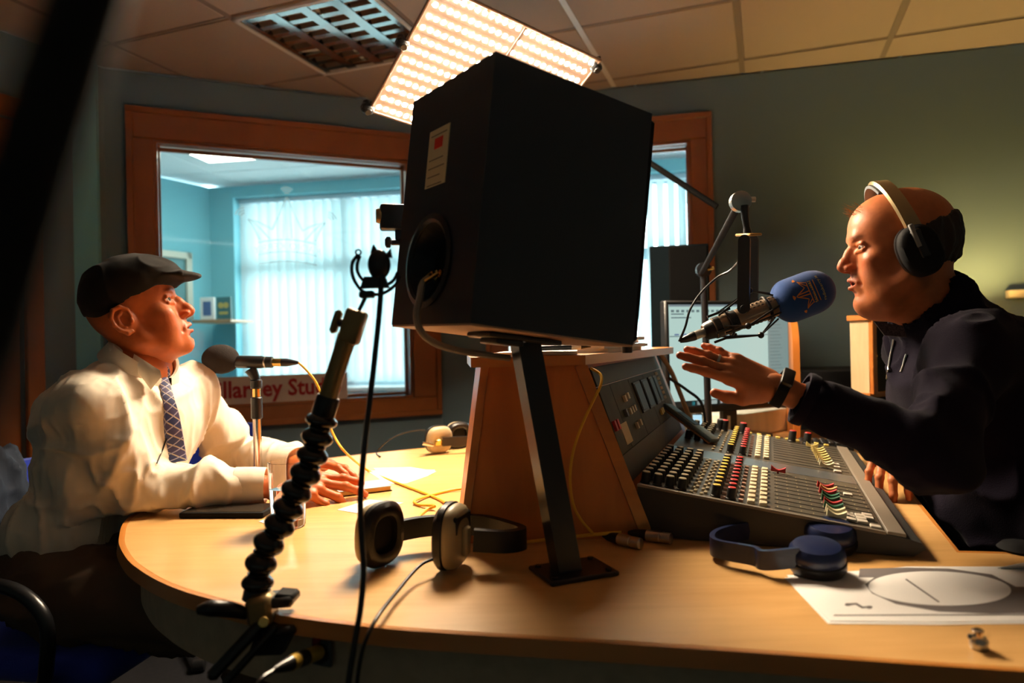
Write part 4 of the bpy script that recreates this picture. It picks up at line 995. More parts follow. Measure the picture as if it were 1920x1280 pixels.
# standing collar
nt2 = ap(RH, (-.02, 0, -.07)); ndR = unit(nt2-nbR)
S.cap(nbR+V(.008, 0, -.01), nbR+ndR*.060+V(.012, 0, 0), .088, .084, .03)
S.cap(nbR+ndR*.00+V(-.004, 0, .018), nbR+ndR*.2+V(-.004, 0, .01), .073, .076, .008, cut=True)
v, F = S.mesh(); v = relax(v, F, 2, .5)
cuf = lambda p: 1-np.exp(-(np.linalg.norm(p-(wrL2-unit(wrL2-elL2)*.08), axis=1)/.11)**2)
v = folds(v, F, [((8, 8, 5), .020, 41, 4, cuf), ((15, 15, 9), .012, 42, 4, cuf), ((30, 30, 20), .0025, 43, 0, None), ((20, 20, 10), .016, 44, 4, el_m(elL2)), ((24, 10, 10), .007, 45, 4, el_m(wrL2-unit(wrL2-elL2)*.13))])
v = relax(v, F, 1, .3); fleece_bvh = BVHTree.FromPolygons([tuple(q) for q in v], [tuple(int(i) for i in q) for q in F])
fl = host.part('fleece', smesh('fleece', ap(host.Mi, v), F), mat('navy_fleece', (.0075, .0050, .0125), .95, bump=(450, .5, .001), sheen=.03, spec=.12))
cw = wrL2-unit(wrL2-elL2)*.055; g = G(); g.lathe([(.046, -.012), (.0475, .0), (.046, .006), (.040, .006), (.039, -.012)], zframe(cw, unit(wrL2-elL2)), 26, False, False); host.part('cuff', g, bpy.data.materials['navy_fleece'], parent=fl, local=False)
# quarter zip and shirt collar point
for lst in (((1676, 636), (1674, 650), (1671, 665), (1668, 680), (1666, 695), (1664, 710)), ((1700, 664), (1697, 674), (1694, 686), (1690, 698))):
    pp = [on_cloth(fleece_bvh, *q, .0015)[0] for q in lst]; pp = [q for q in pp if q is not None and q[1] > 1.27]
    if len(pp) > 2: g = G(); g.tube(catmull(pp, 5), .0022, 6); host.part('zip', g, M['steel'], parent=fl, local=False)
g = G(); g.prism([(0, 0), (.055, -.012), (.06, -.035), (.018, -.03)], -.002, .002, frame(P(1638, 602, 1.42), V(1, -.15, 0), V(0, .2, 1))); host.part('shirt_collar', g, mat('grey_check_collar', (.10, .07, .08), .8, noise=(300, .7)), local=False)
# trousers below the desk
S = SDF((.45, 1.0, .02), (1.50, 1.85, .70), .012); S.ell((1.18, 1.45, .54), (.20, .21, .12), .03)
for y in (1.33, 1.57): S.cap((1.16, y, .50), (.68, y, .50), .10, .075, .05); S.cap((.67, y, .50), (.70, y, .09), .07, .055, .03)
v, F = S.mesh(); host.part('trousers', smesh('trousers', ap(host.Mi, v), F), M['trouser'])
for y in (1.33, 1.57):
    g = G(); g.ell((0, 0, .04), (.135, .048, .05), rotz(0, (.62, y, 0)), 20, 10); vv = np.concatenate(g.v); vv[:, 2] = np.maximum(vv[:, 2], .002); host.part('shoe', G().add(vv, g.f), M['blk'], local=False)
# ring
Mr = MhL2; rp = ap(Mr, V(.0885, -.0115, 0)+V(.022*math.cos(.07), -.022*.07, -.002)); rd = Mr[:3, :3]@V(1, -.07, -.05)
solo('wedding_ring', ring_around(rp, rd, .0098, .004, .0018, 20), M['steel'], 'plain metal ring on the finger of the raised hand', 'ring', tuple(rp), local=False)
# fitness watch
wp = wrL2-unit(wrL2-elL2)*.016; wdv = unit(elL2-wrL2)
Mw_ = np.eye(4); Mw_[:3, 2] = wdv; uu = unit(MhL2[:3, 2]-wdv*np.dot(MhL2[:3, 2], wdv)); Mw_[:3, 1] = uu; Mw_[:3, 0] = np.cross(uu, wdv); Mw_[:3, 3] = wp
twt = T('fitness_watch', 'slim black fitness watch on the raised wrist', 'watch', Mw_)
g = G(); pts = [(.0325*math.cos(a), .0285*math.sin(a), 0) for a in np.linspace(0, 2*math.pi, 36, endpoint=False)]; g.sweep(np.array(pts), [(-.0015, -.009), (.0015, -.009), (.0015, .009), (-.0015, .009)], V(0, 0, 1), closed=True); twt.part('strap', g, M['blkm'])
g = G(); g.box((0, .0305, 0), (.040, .010, .021), bev=.004, seg=2); twt.part('case', g, M['blk'])
# ================================================================ mixing console
A17 = math.radians(20.5); MXO = V(.222, 1.262, DZ); MXM = rotz(-A17, MXO); MLn = .93
tm = T('mixing_console', 'grey broadcast mixing console with rows of black, yellow and red knobs', 'mixing console', MXM)
M['mxside'] = mat('mixer_side', (.045, .042, .038), .55)
M['mxtop'] = mat('mixer_panel', (.088, .074, .054), .40, noise=((30, 3, 30), .3), spec=.55)
M['mxrail'] = mat('mixer_rail', (.24, .20, .155), .45)
M['mxdark'] = mat('mixer_dark', (.03, .028, .026), .5)
M['knob'] = mat('knob_black', (.012, .011, .010), .45); M['kcap'] = mat('knob_cap_tan', (.42, .34, .20), .5); M['kyel'] = mat('knob_cap_yellow', (.65, .46, .06), .5); M['kred'] = mat('knob_cap_red', (.50, .03, .025), .5); M['kgry'] = mat('knob_cap_grey', (.10, .10, .11), .5)
M['cream'] = mat('button_cream', (.66, .55, .36), .5); M['pinkk'] = mat('button_pink', (.45, .27, .20), .5); M['yelb'] = mat('button_yellow', (.70, .52, .12), .5); M['wkey'] = mat('key_white', (.70, .62, .52), .5)
H0, H1, WD = .092, .030, .43; TH_ = math.atan2(H0-H1, WD)
def exz(): return np.array([[1, 0, 0, 0], [0, 0, 1, 0], [0, 1, 0, 0], [0, 0, 0, 1.]])
g = G(); g.prism([(0, .002), (0, H0), (WD, H1), (.452, .024), (.458, .014), (.44, .002)], 0, MLn, exz()); tm.part('chassis', g, M['mxside'], smooth=0)
def S_(u, v, d=0.): return (u*math.cos(TH_)+d*math.sin(TH_), v, H0-u*math.sin(TH_)+d*math.cos(TH_))
RY = (0, TH_, 0); SLEN = WD/math.cos(TH_)
def plate(u0, u1, v0, v1, t, d=0.): 
    Mp = np.eye(4); c, s_ = math.cos(TH_), math.sin(TH_); Mp[:3, :3] = [[c, 0, s_], [0, 1, 0], [-s_, 0, c]]; Mp[:3, 3] = (0, 0, H0)
    g = G(); g.box(((u0+u1)/2, (v0+v1)/2, d+t/2), (u1-u0, v1-v0, t), Mp, bev=min(.0008, t*.3)); return g
tm.part('channel_panel', plate(.0, .405, .004, .385, .003), M['mxtop'])
tm.part('blank_panel', plate(.0, .405, .387, .485, .003), mat('mixer_blank', (.085, .09, .095), .25, spec=.7))
tm.part('channel_panel', plate(.0, .405, .487, MLn-.004, .003), M['mxtop'])
tm.part('arm_rail', plate(.407, SLEN, .002, MLn-.002, .006), M['mxrail'])
tm.part('front_rail', plate(.0, .405, -.004, .004, .005), M['mxrail'])
def knob(cap, r=.0082, h=.021):
    g = G(); g.lathe([(r*1.12, 0), (r*1.12, .002), (r, .003), (r*.94, h-.001), (r*.90, h)], None, 12, True, False); g.mat(1); g.lathe([(r*.90, h), (r*.78, h+.0012), (0.0005, h+.0014)], None, 12, False, True)
    me = g.mesh('knob'); me.materials.append(M['knob']); me.materials.append(cap); return me
kT, kY, kR, kG = knob(M['kcap']), knob(M['kyel']), knob(M['kred']), knob(M['kgry'])
def key(m, a, b, h):
    g = G(); g.box((0, 0, h/2), (a, b, h), bev=min(a, b, h)*.18); me = g.mesh('button'); me.materials.append(m); return me
bS, bP, bC, bY, bW = key(M['kcap'], .006, .010, .004), key(M['pinkk'], .008, .012, .004), key(M['cream'], .013, .020, .007), key(M['yelb'], .012, .016, .005), key(M['wkey'], .016, .016, .004)
PI_ = .0365
for i in range(10):
    v = .024+PI_*i
    for u, k in ((.010, kT), (.032, kT), (.054, kT), (.076, kT), (.136, kY if i not in (9,) else kT), (.162, kR)): tm.inst('knob', k, S_(u, v, .003), rot=RY)
    for u in (.094, .112): tm.inst('button', bS, S_(u, v-.008, .003), rot=RY); tm.inst('button', bS, S_(u+.006, v+.008, .003), rot=RY)
    tm.inst('button', bP, S_(.179, v, .003), rot=RY); tm.inst('button', bP, S_(.149, v-.006, .003), rot=RY)
    for u in (.196, .216): tm.inst('button', bC, S_(u, v, .003), rot=RY)
sl_g = plate(-.080, .080, -.0011, .0011, .0006, .0); slm = G(); slm.box((0, 0, 0), (.165, .0022, .0012)); slm = slm.mesh('fader_slot'); slm.materials.append(M['mxdark'])
sc_g = G(); [sc_g.box((-.078+.0195*k, 0, 0), (.0016, .008, .0006)) for k in range(9)]; scm = sc_g.mesh('fader_scale'); scm.materials.append(M['kcap'])
def fader(col, nm):
    g = G(); prof = []
    for k in range(13):
        t = k/12; x = (t-.5)*.030; prof.append((x, .0085+.0075*abs(2*t-1)**1.6))
    g.prism([(-.015, .004), (.015, .004)]+prof[::-1], -.0055, .0055, exz()); g.box((0, 0, .002), (.004, .002, .006)); me = g.mesh('fader'); me.materials.append(mat('fader_'+nm, col, .45)); return me
fW, fGn, fRd, fYl, fOr = fader((.72, .66, .42), 'white'), fader((.015, .10, .045), 'green'), fader((.42, .025, .025), 'red'), fader((.75, .58, .20), 'yellow'), fader((.70, .36, .14), 'orange')
order = [fW, fW, fGn, fRd, fGn, fGn, fRd, fOr, fRd]
for i in range(10):
    v = .024+PI_*i*.93; tm.inst('fader_slot', slm, S_(.318, v, .0034), rot=RY); tm.inst('fader_scale', scm, S_(.318, v+.012, .0033), rot=RY)
    if i < 9: tm.inst('fader', order[i], S_(.333+.002*math.sin(i*3), .030+i*.0295, .003), rot=RY)
tm.inst('fader', fRd, S_(.243, .352, .003), rot=RY)
for a in range(2):
    for b in range(3): tm.inst('button', bW, S_(.357+a*.018, .040+b*.020, .003), rot=RY)
for u, v in ((.388, .075), (.388, .096), (.392, .02), (.372, .25), (.374, .50), (.376, .56), (.378, .60)): tm.inst('button', bW, S_(u, v, .003), rot=RY)
tm.part('script_strip', plate(.300, .402, .110, .330, .0005, .003), M['mxrail']) if False else None
for i in range(10):
    v = .515+.0385*i
    for u, k in ((.020, kT), (.044, kT), (.068, kT), (.134, kY), (.163, kR)):
        if u < .08 and i < 3: continue
        tm.inst('knob', k, S_(u, v, .003), rot=RY)
    for u in (.094, .112): tm.inst('button', bS, S_(u, v, .003), rot=RY)
    tm.inst('button', bP, S_(.180, v, .003), rot=RY); tm.inst('button', bC, S_(.198, v, .003), rot=RY); tm.inst('button', bC, S_(.218, v, .003), rot=RY)
    tm.inst('fader_slot', slm, S_(.318, v, .0034), rot=RY)
    if i < 8: tm.inst('fader', fYl if i > 1 else fW, S_(.352-.001*i, .53+i*.034, .003), rot=RY)
tm.inst('fader', fYl, S_(.335, .82, .003), rot=RY)
for k in range(9): tm.inst('button', bY, S_(.17+.026*k, MLn-.020, .003), rot=RY)
for u, k in ((.085, kG), (.098, kR), (.150, kR), (.285, kR), (.325, kR)): tm.inst('knob', k, S_(u, MLn-.045, .003), rot=RY, scale=(1.3, 1.3, 1.5))

# ---------------------------------------------------------------- meter bridge on the sloping face of the turret
pb, pt_ = V(*bot[1], DZ), V(*top[1], TZ); pc_ = V(*bot[2], DZ); sv = pt_-pb; SL = np.linalg.norm(sv); al = unit(pc_-pb)
MB = frame(pb+sv*.0+np.cross(al, unit(sv))*0, al, sv)        # x away from the camera, y up the slope
if MB[0, 2] < 0: pass
nB = MB[:3, 2]; fs = 1.0 if nB[0] > 0 else -1.0
tmb = T('meter_bridge', 'olive grey meter panel with small screens on the sloping side of the beech housing', 'control panel', MB)
M['mbp'] = mat('meter_panel', (.060, .054, .034), .6, noise=(25, .25), spec=.3)
def mbx(x0, x1, y0, y1, t, z=.0, bev=.0006): g = G(); g.box(((x0+x1)/2, (y0+y1)/2, fs*(z+t/2)), (x1-x0, y1-y0, t), bev=bev); return g
LP = .80; Y0, Y1 = .150, .312
tmb.part('lower_trim', mbx(.022, LP, .098, Y0-.001, .003), M['mxside']); tmb.part('panel', mbx(.022, LP, Y0, Y1-.028, .004), M['mbp']); tmb.part('top_strip', mbx(.022, LP, Y1-.026, Y1+.012, .004), M['mxside'])
for x in (.12, .31, .50, .68): tmb.part('panel_seam', mbx(x, x+.0012, Y0, Y1-.03, .0005, .004), M['mxdark'])
M['scr'] = mat('meter_glass', (.006, .008, .010), .4, spec=.12)
for x0, x1 in ((.335, .415), (.435, .515), (.545, .605), (.612, .665)):
    o = tmb.part('meter', mbx(x0, x1, .198, .272, .004, .004), M['mxdark']); tmb.part('meter_glass', mbx(x0+.005, x1-.005, .203, .267, .001, .008), M['scr'], parent=o)
for (x, y, m_, a, b) in ((.035, .205, 'kred', .012, .020), (.060, .205, 'kred', .012, .020), (.20, .245, 'cream', .013, .014), (.235, .248, 'cream', .013, .014), (.165, .217, 'kgry', .014, .016), (.205, .216, 'cream', .012, .014), (.232, .217, 'cream', .012, .014), (.258, .218, 'cream', .012, .014), (.222, .182, 'cream', .012, .014), (.262, .184, 'cream', .012, .014), (.56, .176, 'yelb', .014, .014), (.585, .178, 'yelb', .014, .014)):
    tmb.part('button', mbx(x-a/2, x+a/2, y-b/2, y+b/2, .006, .004), M[m_])
for i in range(6):
    for j in range(2): tmb.part('indicator', mbx(.690+j*.022, .700+j*.022, .200+i*.014, .209+i*.014, .002, .004), M['cream'])
g = mbx(.085, .145, .160, .202, .0008, .004, 0); tmb.part('sticky_note', g, mat('note_paper', (.62, .52, .32), .7), label='cream sticky note')
# cable loom behind the far end of the bridge
cz = [ap(MB, (x, y, fs*z)) for x, y, z in ((.79, .33, .02), (.815, .27, .03), (.83, .20, .03), (.835, .12, .03), (.83, .06, .03))]
g = G(); g.tube(catmull(cz, 6), .007, 8); solo('beige_cable', g, mat('beige_cable', (.42, .30, .17), .5), 'beige cable running down the far end of the meter panel', 'cable', tuple(cz[-1]), local=False)
cz = [ap(MB, (x, y, fs*z)) for x, y, z in ((.80, .25, .02), (.84, .20, .05), (.85, .15, .075), (.85, .08, .06), (.83, .03, .03))]
g = G(); g.tube(catmull(cz, 6), .0045, 8); solo('black_cable', g, M['blk'], 'black cable looping out beside the beige cable at the meter panel', 'cable', tuple(cz[-1]), local=False)
# handset leaning between the bridge and the console surface
nsf = MXM[:3, :3]@V(math.sin(TH_), 0, math.cos(TH_)); e0 = Ppl(1246, 766, MB[:3, 3], nB)+fs*nB*.014; e1 = Ppl(1334, 834, ap(MXM, S_(0, 0)), nsf)+nsf*.016; 
Mh_ = frame((e0+e1)/2, e1-e0, V(.35, .94, .1)); Lh = np.linalg.norm(e1-e0)+.02
th_ = T('handset', 'long grey handset leaning from the meter panel down onto the console', 'handset', Mh_)
g = G(); g.box((0, 0, 0), (Lh, .044, .013), bev=.004, seg=2); th_.part('body', g, mat('handset_grey', (.10, .13, .13), .4))
sgn = 1 if Mh_[2, 2] > 0 else -1
g = G(); g.box((0, 0, -sgn*.009), (Lh*.98, .040, .006), bev=.002); th_.part('back_shell', g, mat('handset_edge', (.42, .17, .06), .5))
g = G(); g.box((-.01, 0, sgn*.0072), (.06, .030, .001)); th_.part('display', g, M['scr'])
# ================================================================ microphones, stands, headphones, cables
_tc = 0
def text_mesh(txt, size, bold=.0):
    cu = bpy.data.curves.new('txt', 'FONT'); cu.body = txt; cu.size = size; cu.align_x = 'CENTER'; cu.align_y = 'CENTER'; cu.offset = bold; cu.resolution_u = 2
    ob = bpy.data.objects.new('txt', cu); COL.objects.link(ob); bpy.context.view_layer.update()
    me = bpy.data.meshes.new_from_object(ob.evaluated_get(bpy.context.evaluated_depsgraph_get())); bpy.data.objects.remove(ob); bpy.data.curves.remove(cu)
    v = np.array([q.co[:] for q in me.vertices]).reshape(-1, 3); f = [tuple(p.vertices) for p in me.polygons]; bpy.data.meshes.remove(me); return v, f
def crown_lines(n=10):      # crown emblem in a unit square, x right, y up
    arcs = []
    base = lambda y, bow: [(x, y+bow*(1-(x/.42)**2)) for x in np.linspace(-.42, .42, n)]
    L = [[(-.40, .06), (-.44, .16), (-.50, .28), (-.56, .36)], [(-.56, .36), (-.42, .33), (-.30, .27), (-.22, .22)], [(-.22, .22), (-.14, .40), (-.06, .60), (0, .72)], [(0, .72), (.06, .60), (.14, .40), (.22, .22)], [(.22, .22), (.30, .27), (.42, .33), (.56, .36)], [(.56, .36), (.50, .28), (.44, .16), (.40, .06)],
         [(-.50, .34), (-.36, .20), (-.26, .08)], [(.50, .34), (.36, .20), (.26, .08)], [(-.04, .66), (-.05, .35), (-.06, .10)], [(.04, .66), (.05, .35), (.06, .10)], base(.02, .06), base(-.16, .06), base(-.30, .05)]
    for cx, cy, rot in ((0, .74, 0), (-.60, .40, .75), (.60, .40, -.75)):
        for r in (.05, .09, .13):
            L.append([(cx+r*math.sin(a+rot*-1), cy+r*math.cos(a+rot*-1)) for a in np.linspace(-.7, .7, 7)])
    return L
def strip(g, pts, w, fn):       # ribbon of width w through 2-D points, mapped by fn
    p = np.array(pts, float); v = []; f = []
    for i in range(len(p)):
        t = unit(p[min(i+1, len(p)-1)]-p[max(i-1, 0)]); n_ = V(-t[1], t[0])
        v += [fn(*(p[i]+n_*w/2)), fn(*(p[i]-n_*w/2))]
    f = [(2*i, 2*i+1, 2*i+3, 2*i+2) for i in range(len(p)-1)]; g.add(v, f)

# ---------------------------------------------------------------- etched crown emblem and sign on the studio window
m = bpy.data.materials.new('frosted_vinyl'); m.use_nodes = True; nt = m.node_tree; nt.nodes.clear()
o_ = nt.nodes.new('ShaderNodeOutputMaterial'); mx = nt.nodes.new('ShaderNodeMixShader'); mx.inputs[0].default_value = .48; ta = nt.nodes.new('ShaderNodeBsdfTransparent'); tb_ = nt.nodes.new('ShaderNodeBsdfTranslucent'); tb_.inputs[0].default_value = (.62, .68, .68, 1)
nt.links.new(ta.outputs[0], mx.inputs[1]); nt.links.new(tb_.outputs[0], mx.inputs[2]); nt.links.new(mx.outputs[0], o_.inputs[0]); M['etch'] = m
cA = on_wall(K1, K2, 551, 455); s_ = abs(on_wall(K1, K2, 625, 455)[0]-on_wall(K1, K2, 478, 455)[0])/1.12
win_o = win1.o
g = G(); fn = lambda x, y: (cA[0]-.02+x*s_, cA[1]+y*s_, -.0805)
for ln in crown_lines(): strip(g, ln, .030, fn)
v, f = text_mesh('RADIO KERRY', .155); v[:, 0] *= -1; vb = v.copy(); vb[:, 1] += -.085+.06*(1-(v[:, 0]/.42)**2); g.add([fn(*q[:2]) for q in vb], f)
o = solo('crown_emblem', g, M['etch'], 'frosted crown emblem with mirrored lettering on the big studio window', 'window sticker', MW1, smooth=0)
sA, sB = on_wall(K1, K2, 372, 728), on_wall(K1, K2, 652, 722); sy = w1i[2]+.012
sh_ = abs(on_wall(K1, K2, 520, 703)[1]-sy)
tsg = T('studio_sign', 'cream sign strip with red lettering standing on the big window sill', 'sign', MW1)
g = G(); g.box(((sA[0]+sB[0])/2, sy+sh_/2, -.012), (sB[0]-sA[0], sh_, .008), bev=.001); tsg.part('board', g, mat('sign_cream', (.80, .72, .64), .6))
v, f = text_mesh('Killarney Studio', .1, .0028); w_ = v[:, 0].max()-v[:, 0].min()
t0, t1 = on_wall(K1, K2, 381, 728)[0], on_wall(K1, K2, 640, 722)[0]; k = (t1-t0)/w_; v = v*np.array([k, k*1.12, 1]); v[:, 0] += (t0+t1)/2-(v[:, 0].max()+v[:, 0].min())/2; v[:, 1] += sy+sh_*.50; v[:, 2] = -.0072
g = G().add(v, f); tsg.part('lettering', g, mat('sign_red', (.45, .015, .02), .5), smooth=0)

# ---------------------------------------------------------------- presenter's broadcast microphone
YM = 1.47
c0, c1 = P(1338, 616, YM), P(1462, 571, YM); f0, f1 = P(1450, 575, YM), P(1561, 533, YM); ax = unit(f1-c0)
M['foam'] = mat('blue_foam', (.006, .060, .26), .9, bump=(900, .5, .001), sheen=.2)
tmic = T('broadcast_microphone', 'broadcast microphone with a thick blue foam cover before the presenter', 'microphone', frame(c0, ax, V(0, 0, 1)))
def lath(prof, p, d, n=24, **kw): return G().lathe(prof, zframe(p, d), n, **kw)
Lm = np.linalg.norm(c1-c0); rb = .0225
body_m = mat('mic_champagne', (.30, .21, .14), .35, .7)
b_o = tmic.part('body', lath([(.017, -.004), (rb, 0), (rb, Lm*.26), (rb*.97, Lm*.265), (rb*.97, Lm*.34), (rb, Lm*.345), (rb, Lm)], c0, ax), body_m, local=False)
tmic.part('black_band', lath([(rb+.0006, Lm*.22), (rb+.0006, Lm*.34)], c0, ax, cap0=False, cap1=False), M['blk'], parent=b_o, local=False)
tmic.part('end_collar', lath([(.015, -.022), (.0185, -.018), (.021, .0), (.0232, .002), (.0232, .014)], c0, ax), M['blk'], local=False)
g = G()
for k in range(9):
    for a in (-.9, -.45, 0.0, .45, 2.2, 2.7, 3.2):
        Mz = zframe(c0, ax); p = ap(Mz, (rb*math.sin(a), rb*math.cos(a), Lm*(.42+.062*k))); g.box((0, 0, 0), (.0035, .0014, .0045), zframe(p, ax)) 
tmic.part('vent_slot', g, M['blk'], parent=b_o, local=False, kind='stuff')
pl0 = c0-ax*.020; pl1 = P(1290, 630, YM)
o = tmic.part('connector', lath([(.0095, 0), (.0095, .022), (.0088, .024)], pl0-ax*.024, ax, 16), M['steel'], local=False)
tmic.part('connector_boot', lath([(.004, 0), (.0075, .012), (.010, .03), (.010, .034)], pl0-ax*.056, ax, 16), M['blk'], parent=o, local=False)
# foam
FL = np.linalg.norm(f1-f0); RF = .047
def rfoam(s): # s from 0..1
    a = .30; b = .42
    if s < a: return RF*(1-(1-s/a)**2.6*.62)
    if s > 1-b: q = (s-1+b)/b; return RF*math.sqrt(max(0, 1-q**2.4))
    return RF
prof = [(max(.0004, rfoam(s)), s*FL) for s in np.linspace(0, 1, 34)]
tmic.part('foam_cover', lath(prof, f0, ax, 40), M['foam'], local=False)
# printing on the foam: u along the axis (towards the connector = up of the emblem), t around
Mf = zframe(f0, ax); toc = unit(V(0, 0, CAMZ)-(f0+f1)/2); dw = Mf[:3, :3].T@toc; a_c = math.atan2(dw[1], dw[0]); upv = Mf[:3, :3].T@V(0, 0, 1); a_u = math.atan2(upv[1], upv[0]); sgn_a = 1 if math.sin(a_u-a_c) > 0 else -1
def onfoam(u, t): # u metres along the axis, t metres round (positive = up in the picture)
    s = u/FL; r = rfoam(min(max(s, 0), 1))+.0006; a = a_c+sgn_a*t/RF; return ap(Mf, (r*math.cos(a), r*math.sin(a), u))
es = .056
fe = lambda x, y: onfoam(FL*.50-y*es*.80, -x*es*-1+.002)
g = G()
for ln in crown_lines(): strip(g, catmull([V(*q) for q in ln], 3) if len(ln) < 6 else ln, .040, fe)
tmic.part('crown_print', g, mat('print_orange', (.75, .26, .05), .6), local=False, smooth=0)
g = G(); v, f = text_mesh('RADIO KERRY', .14); g.add([onfoam(FL*.50+(.09-q[1])*es*.8, -q[0]*-1*es+.002) for q in v], f)
v, f = text_mesh('radiokerry.ie', .20); g.add([onfoam(FL*.50+(.52-q[1])*es*.8, q[0]*es+.004) for q in v], f); tmic.part('yellow_print', g, mat('print_yellow', (.80, .62, .10), .6), local=False, smooth=0)
# shock mount: two rods frames with elastic struts
tsm = T('shock_mount', 'black elastic shock mount cradle around the broadcast microphone', 'shock mount', tuple((c0+c1)/2))
Mz = zframe(c0, ax); 
up_ = Mz[:3, :3].T@V(0, 0, 1); au = math.atan2(up_[1], up_[0])
def rp(a, r, l): return ap(Mz, (r*math.cos(au+a), r*math.sin(au+a), l))
for l0 in (Lm*.22, Lm*.80):
    g = G(); g.tube(np.array([rp(a, .026, l0) for a in np.linspace(0, 2*math.pi, 24, endpoint=False)]), .0032, 8, closed=True); tsm.part('ring', g, M['blk'], local=False)
knots = []
for a in (0.3, 1.87, 3.44, 5.01):
    kmid = rp(a, .052, Lm*.50+ (.02 if a in (.3, 3.44) else -.02)); knots.append(kmid)
    for l0 in (Lm*.10, Lm*.92):
        for da in (-.28, .28): g = G(); g.cyl(rp(a+da, .028, l0), kmid, .0021, n=6); tsm.part('elastic_strut', g, M['blk'], local=False)
    g = G(); g.ell((0, 0, 0), (.007, .007, .007), rotz(0, kmid), 10, 8); tsm.part('strut_joint', g, M['blk'], local=False)
    g = G(); g.cyl(rp(a, .030, -.006), rp(a, .030, Lm*.30), .003, n=6); tsm.part('rail', g, M['blk'], local=False)
# yoke plate pair and boom arm
tba = T('microphone_boom', 'black spring boom holding the broadcast microphone over the console', 'microphone boom', tuple(Pz(1323, 806, DZ+.09)))
for px, Yv in ((1396, YM-.045), (1412, YM+.045)):
    g = G(); p0_, p1_ = P(px, 440, Yv), P(px-2, 588, Yv); L_ = np.linalg.norm(p1_-p0_); Mp = frame((p0_+p1_)/2, p1_-p0_, V(.75, -.65, 0))
    pts = [(-L_/2+.012*(1-math.cos(a)), .0125*math.sin(a)) for a in np.linspace(-1.57, 1.57, 9)]+[(L_/2-.012*(1-math.cos(a)), .0125*math.sin(a)) for a in np.linspace(1.57, -1.57, 9)]
    g.prism(pts, -.003, .003, Mp); tba.part('yoke_plate', g, M['blk'], local=False)
    g = G(); g.cyl(P(px-1, 578, Yv-.004), P(px-1, 578, Yv+.004), .008, n=14); tba.part('yoke_screw', g, M['blkmet'], local=False)
g = G(); g.box((0, 0, 0), (.026, .094, .006), frame(P(1403, 440, YM), V(1, .0, 0), P(1412, 440, YM+.045)-P(1396, 440, YM-.045)), bev=.002); tba.part('yoke_bridge', g, mat('brass_worn', (.55, .32, .10), .35, .8), local=False)
g = G(); g.tube(catmull([P(1402, 440, YM), P(1400, 425, YM), P(1397, 405, YM), P(1396, 385, YM)], 5), [.010, .007, .008, .009], 12); tba.part('swivel', g, M['blkmet'], local=False)
jt, jm = P(1388, 378, YM+.01), P(1319, 506, 2.19)
Mj = frame(jt, V(1, 0, 0), V(0, 0, 1))
g = G(); g.lathe([(.012, -.012), (.022, -.009), (.022, .009), (.012, .012)], Mj, 20); tba.part('elbow_joint', g, M['steel'], local=False)
g = G(); g.lathe([(.006, -.02), (.006, .022)], frame(jt+V(.012, 0, .004), V(0, 0, 1), V(0, 1, 0)), 8); tba.part('joint_screw', g, M['steel'], local=False)
dj = unit(jm-jt); off = unit(np.cross(dj, V(0, 1, 0)))*.0145
for k in (-1, 1): g = G(); g.cyl(jt+off*k+dj*.012, jm+off*k-dj*.01, .0075, n=12); tba.part('arm_tube', g, mat('gunmetal', (.006, .0065, .008), .7, spec=.08) if k < 0 else bpy.data.materials['gunmetal'], local=False)
g = G(); g.lathe([(.014, -.012), (.024, -.009), (.024, .009), (.014, .012)], frame(jm, V(1, 0, 0), V(0, 0, 1)), 18); tba.part('elbow_joint', g, M['blkmet'], local=False)
g = G(); g.cyl(jm+V(.01, -.012, .0), jm+V(.028, -.02, .004), .005, n=10); tba.part('wing_screw', g, M['gold'], local=False)
pb_ = V(jm[0]+.006, jm[1], DZ+.002); g = G(); g.cyl(pb_, jm, .011, n=14); tba.part('post', g, M['blkmet'], local=False)
g = G(); g.lathe([(.03, 0), (.03, .012), (.02, .02), (.014, .05)], rotz(0, pb_), 20); tba.part('base', g, M['blkmet'], local=False)
g = G(); g.tube(catmull([P(1384, 492, YM-.03), P(1368, 508, YM), P(1345, 520, YM+.02), P(1315, 548, YM+.01), P(1294, 580, YM), P(1285, 612, YM-.005), pl0-ax*.058], 7), .0026, 8); solo('microphone_lead', g, M['blk'], 'thin black lead looping from the boom to the back of the broadcast microphone', 'cable', tuple(pl0), local=False)

# ---------------------------------------------------------------- guest microphone on its desk stand
YG = 1.80
tg = T('guest_microphone', 'black microphone with round foam windscreen before the guest', 'microphone', tuple(P(480, 690, YG)))
m0, m1 = P(440, 678, YG), P(514, 679, YG); dm = unit(m1-m0)
g = G(); g.ell((0, 0, 0), (.0475, .0385, .0385), frame(P(414, 673, YG), dm, V(0, 0, 1)), 28, 18); tg.part('windscreen', g, mat('black_foam', (.016, .011, .009), .95, bump=(700, .8, .002)), local=False)
tg.part('body', lath([(.013, 0), (.0165, .01), (.0165, .07), (.0148, .075), (.0148, .098), (.012, .10)], m0, dm, 20), M['blk'], local=False)
tg.part('chrome_ring', lath([(.0152, .078), (.0156, .079), (.0156, .081), (.0152, .082)], m0, dm, 20, cap0=False, cap1=False), M['steel'], local=False)
o = tg.part('connector', lath([(.0105, .098), (.0105, .122), (.0095, .123)], m0, dm, 16), M['gold'], local=False)
tg.part('connector_boot', lath([(.0105, .122), (.0105, .135), (.006, .158), (.0035, .166)], m0, dm, 16), M['blk'], parent=o, local=False)
tgs = T('desk_microphone_stand', 'chrome desk stand carrying the guest microphone', 'microphone stand', tuple(Pz(480, 902, DZ)))
bs_ = V(P(480, 700, YG)[0], YG, DZ)
g = G(); g.tube(catmull([P(470, 692, YG), P(476, 702, YG), bs_+V(0, 0, P(480, 712, YG)[2]-DZ)], 4), [.016, .013, .011], 12); tgs.part('clip', g, M['blk'], local=False)
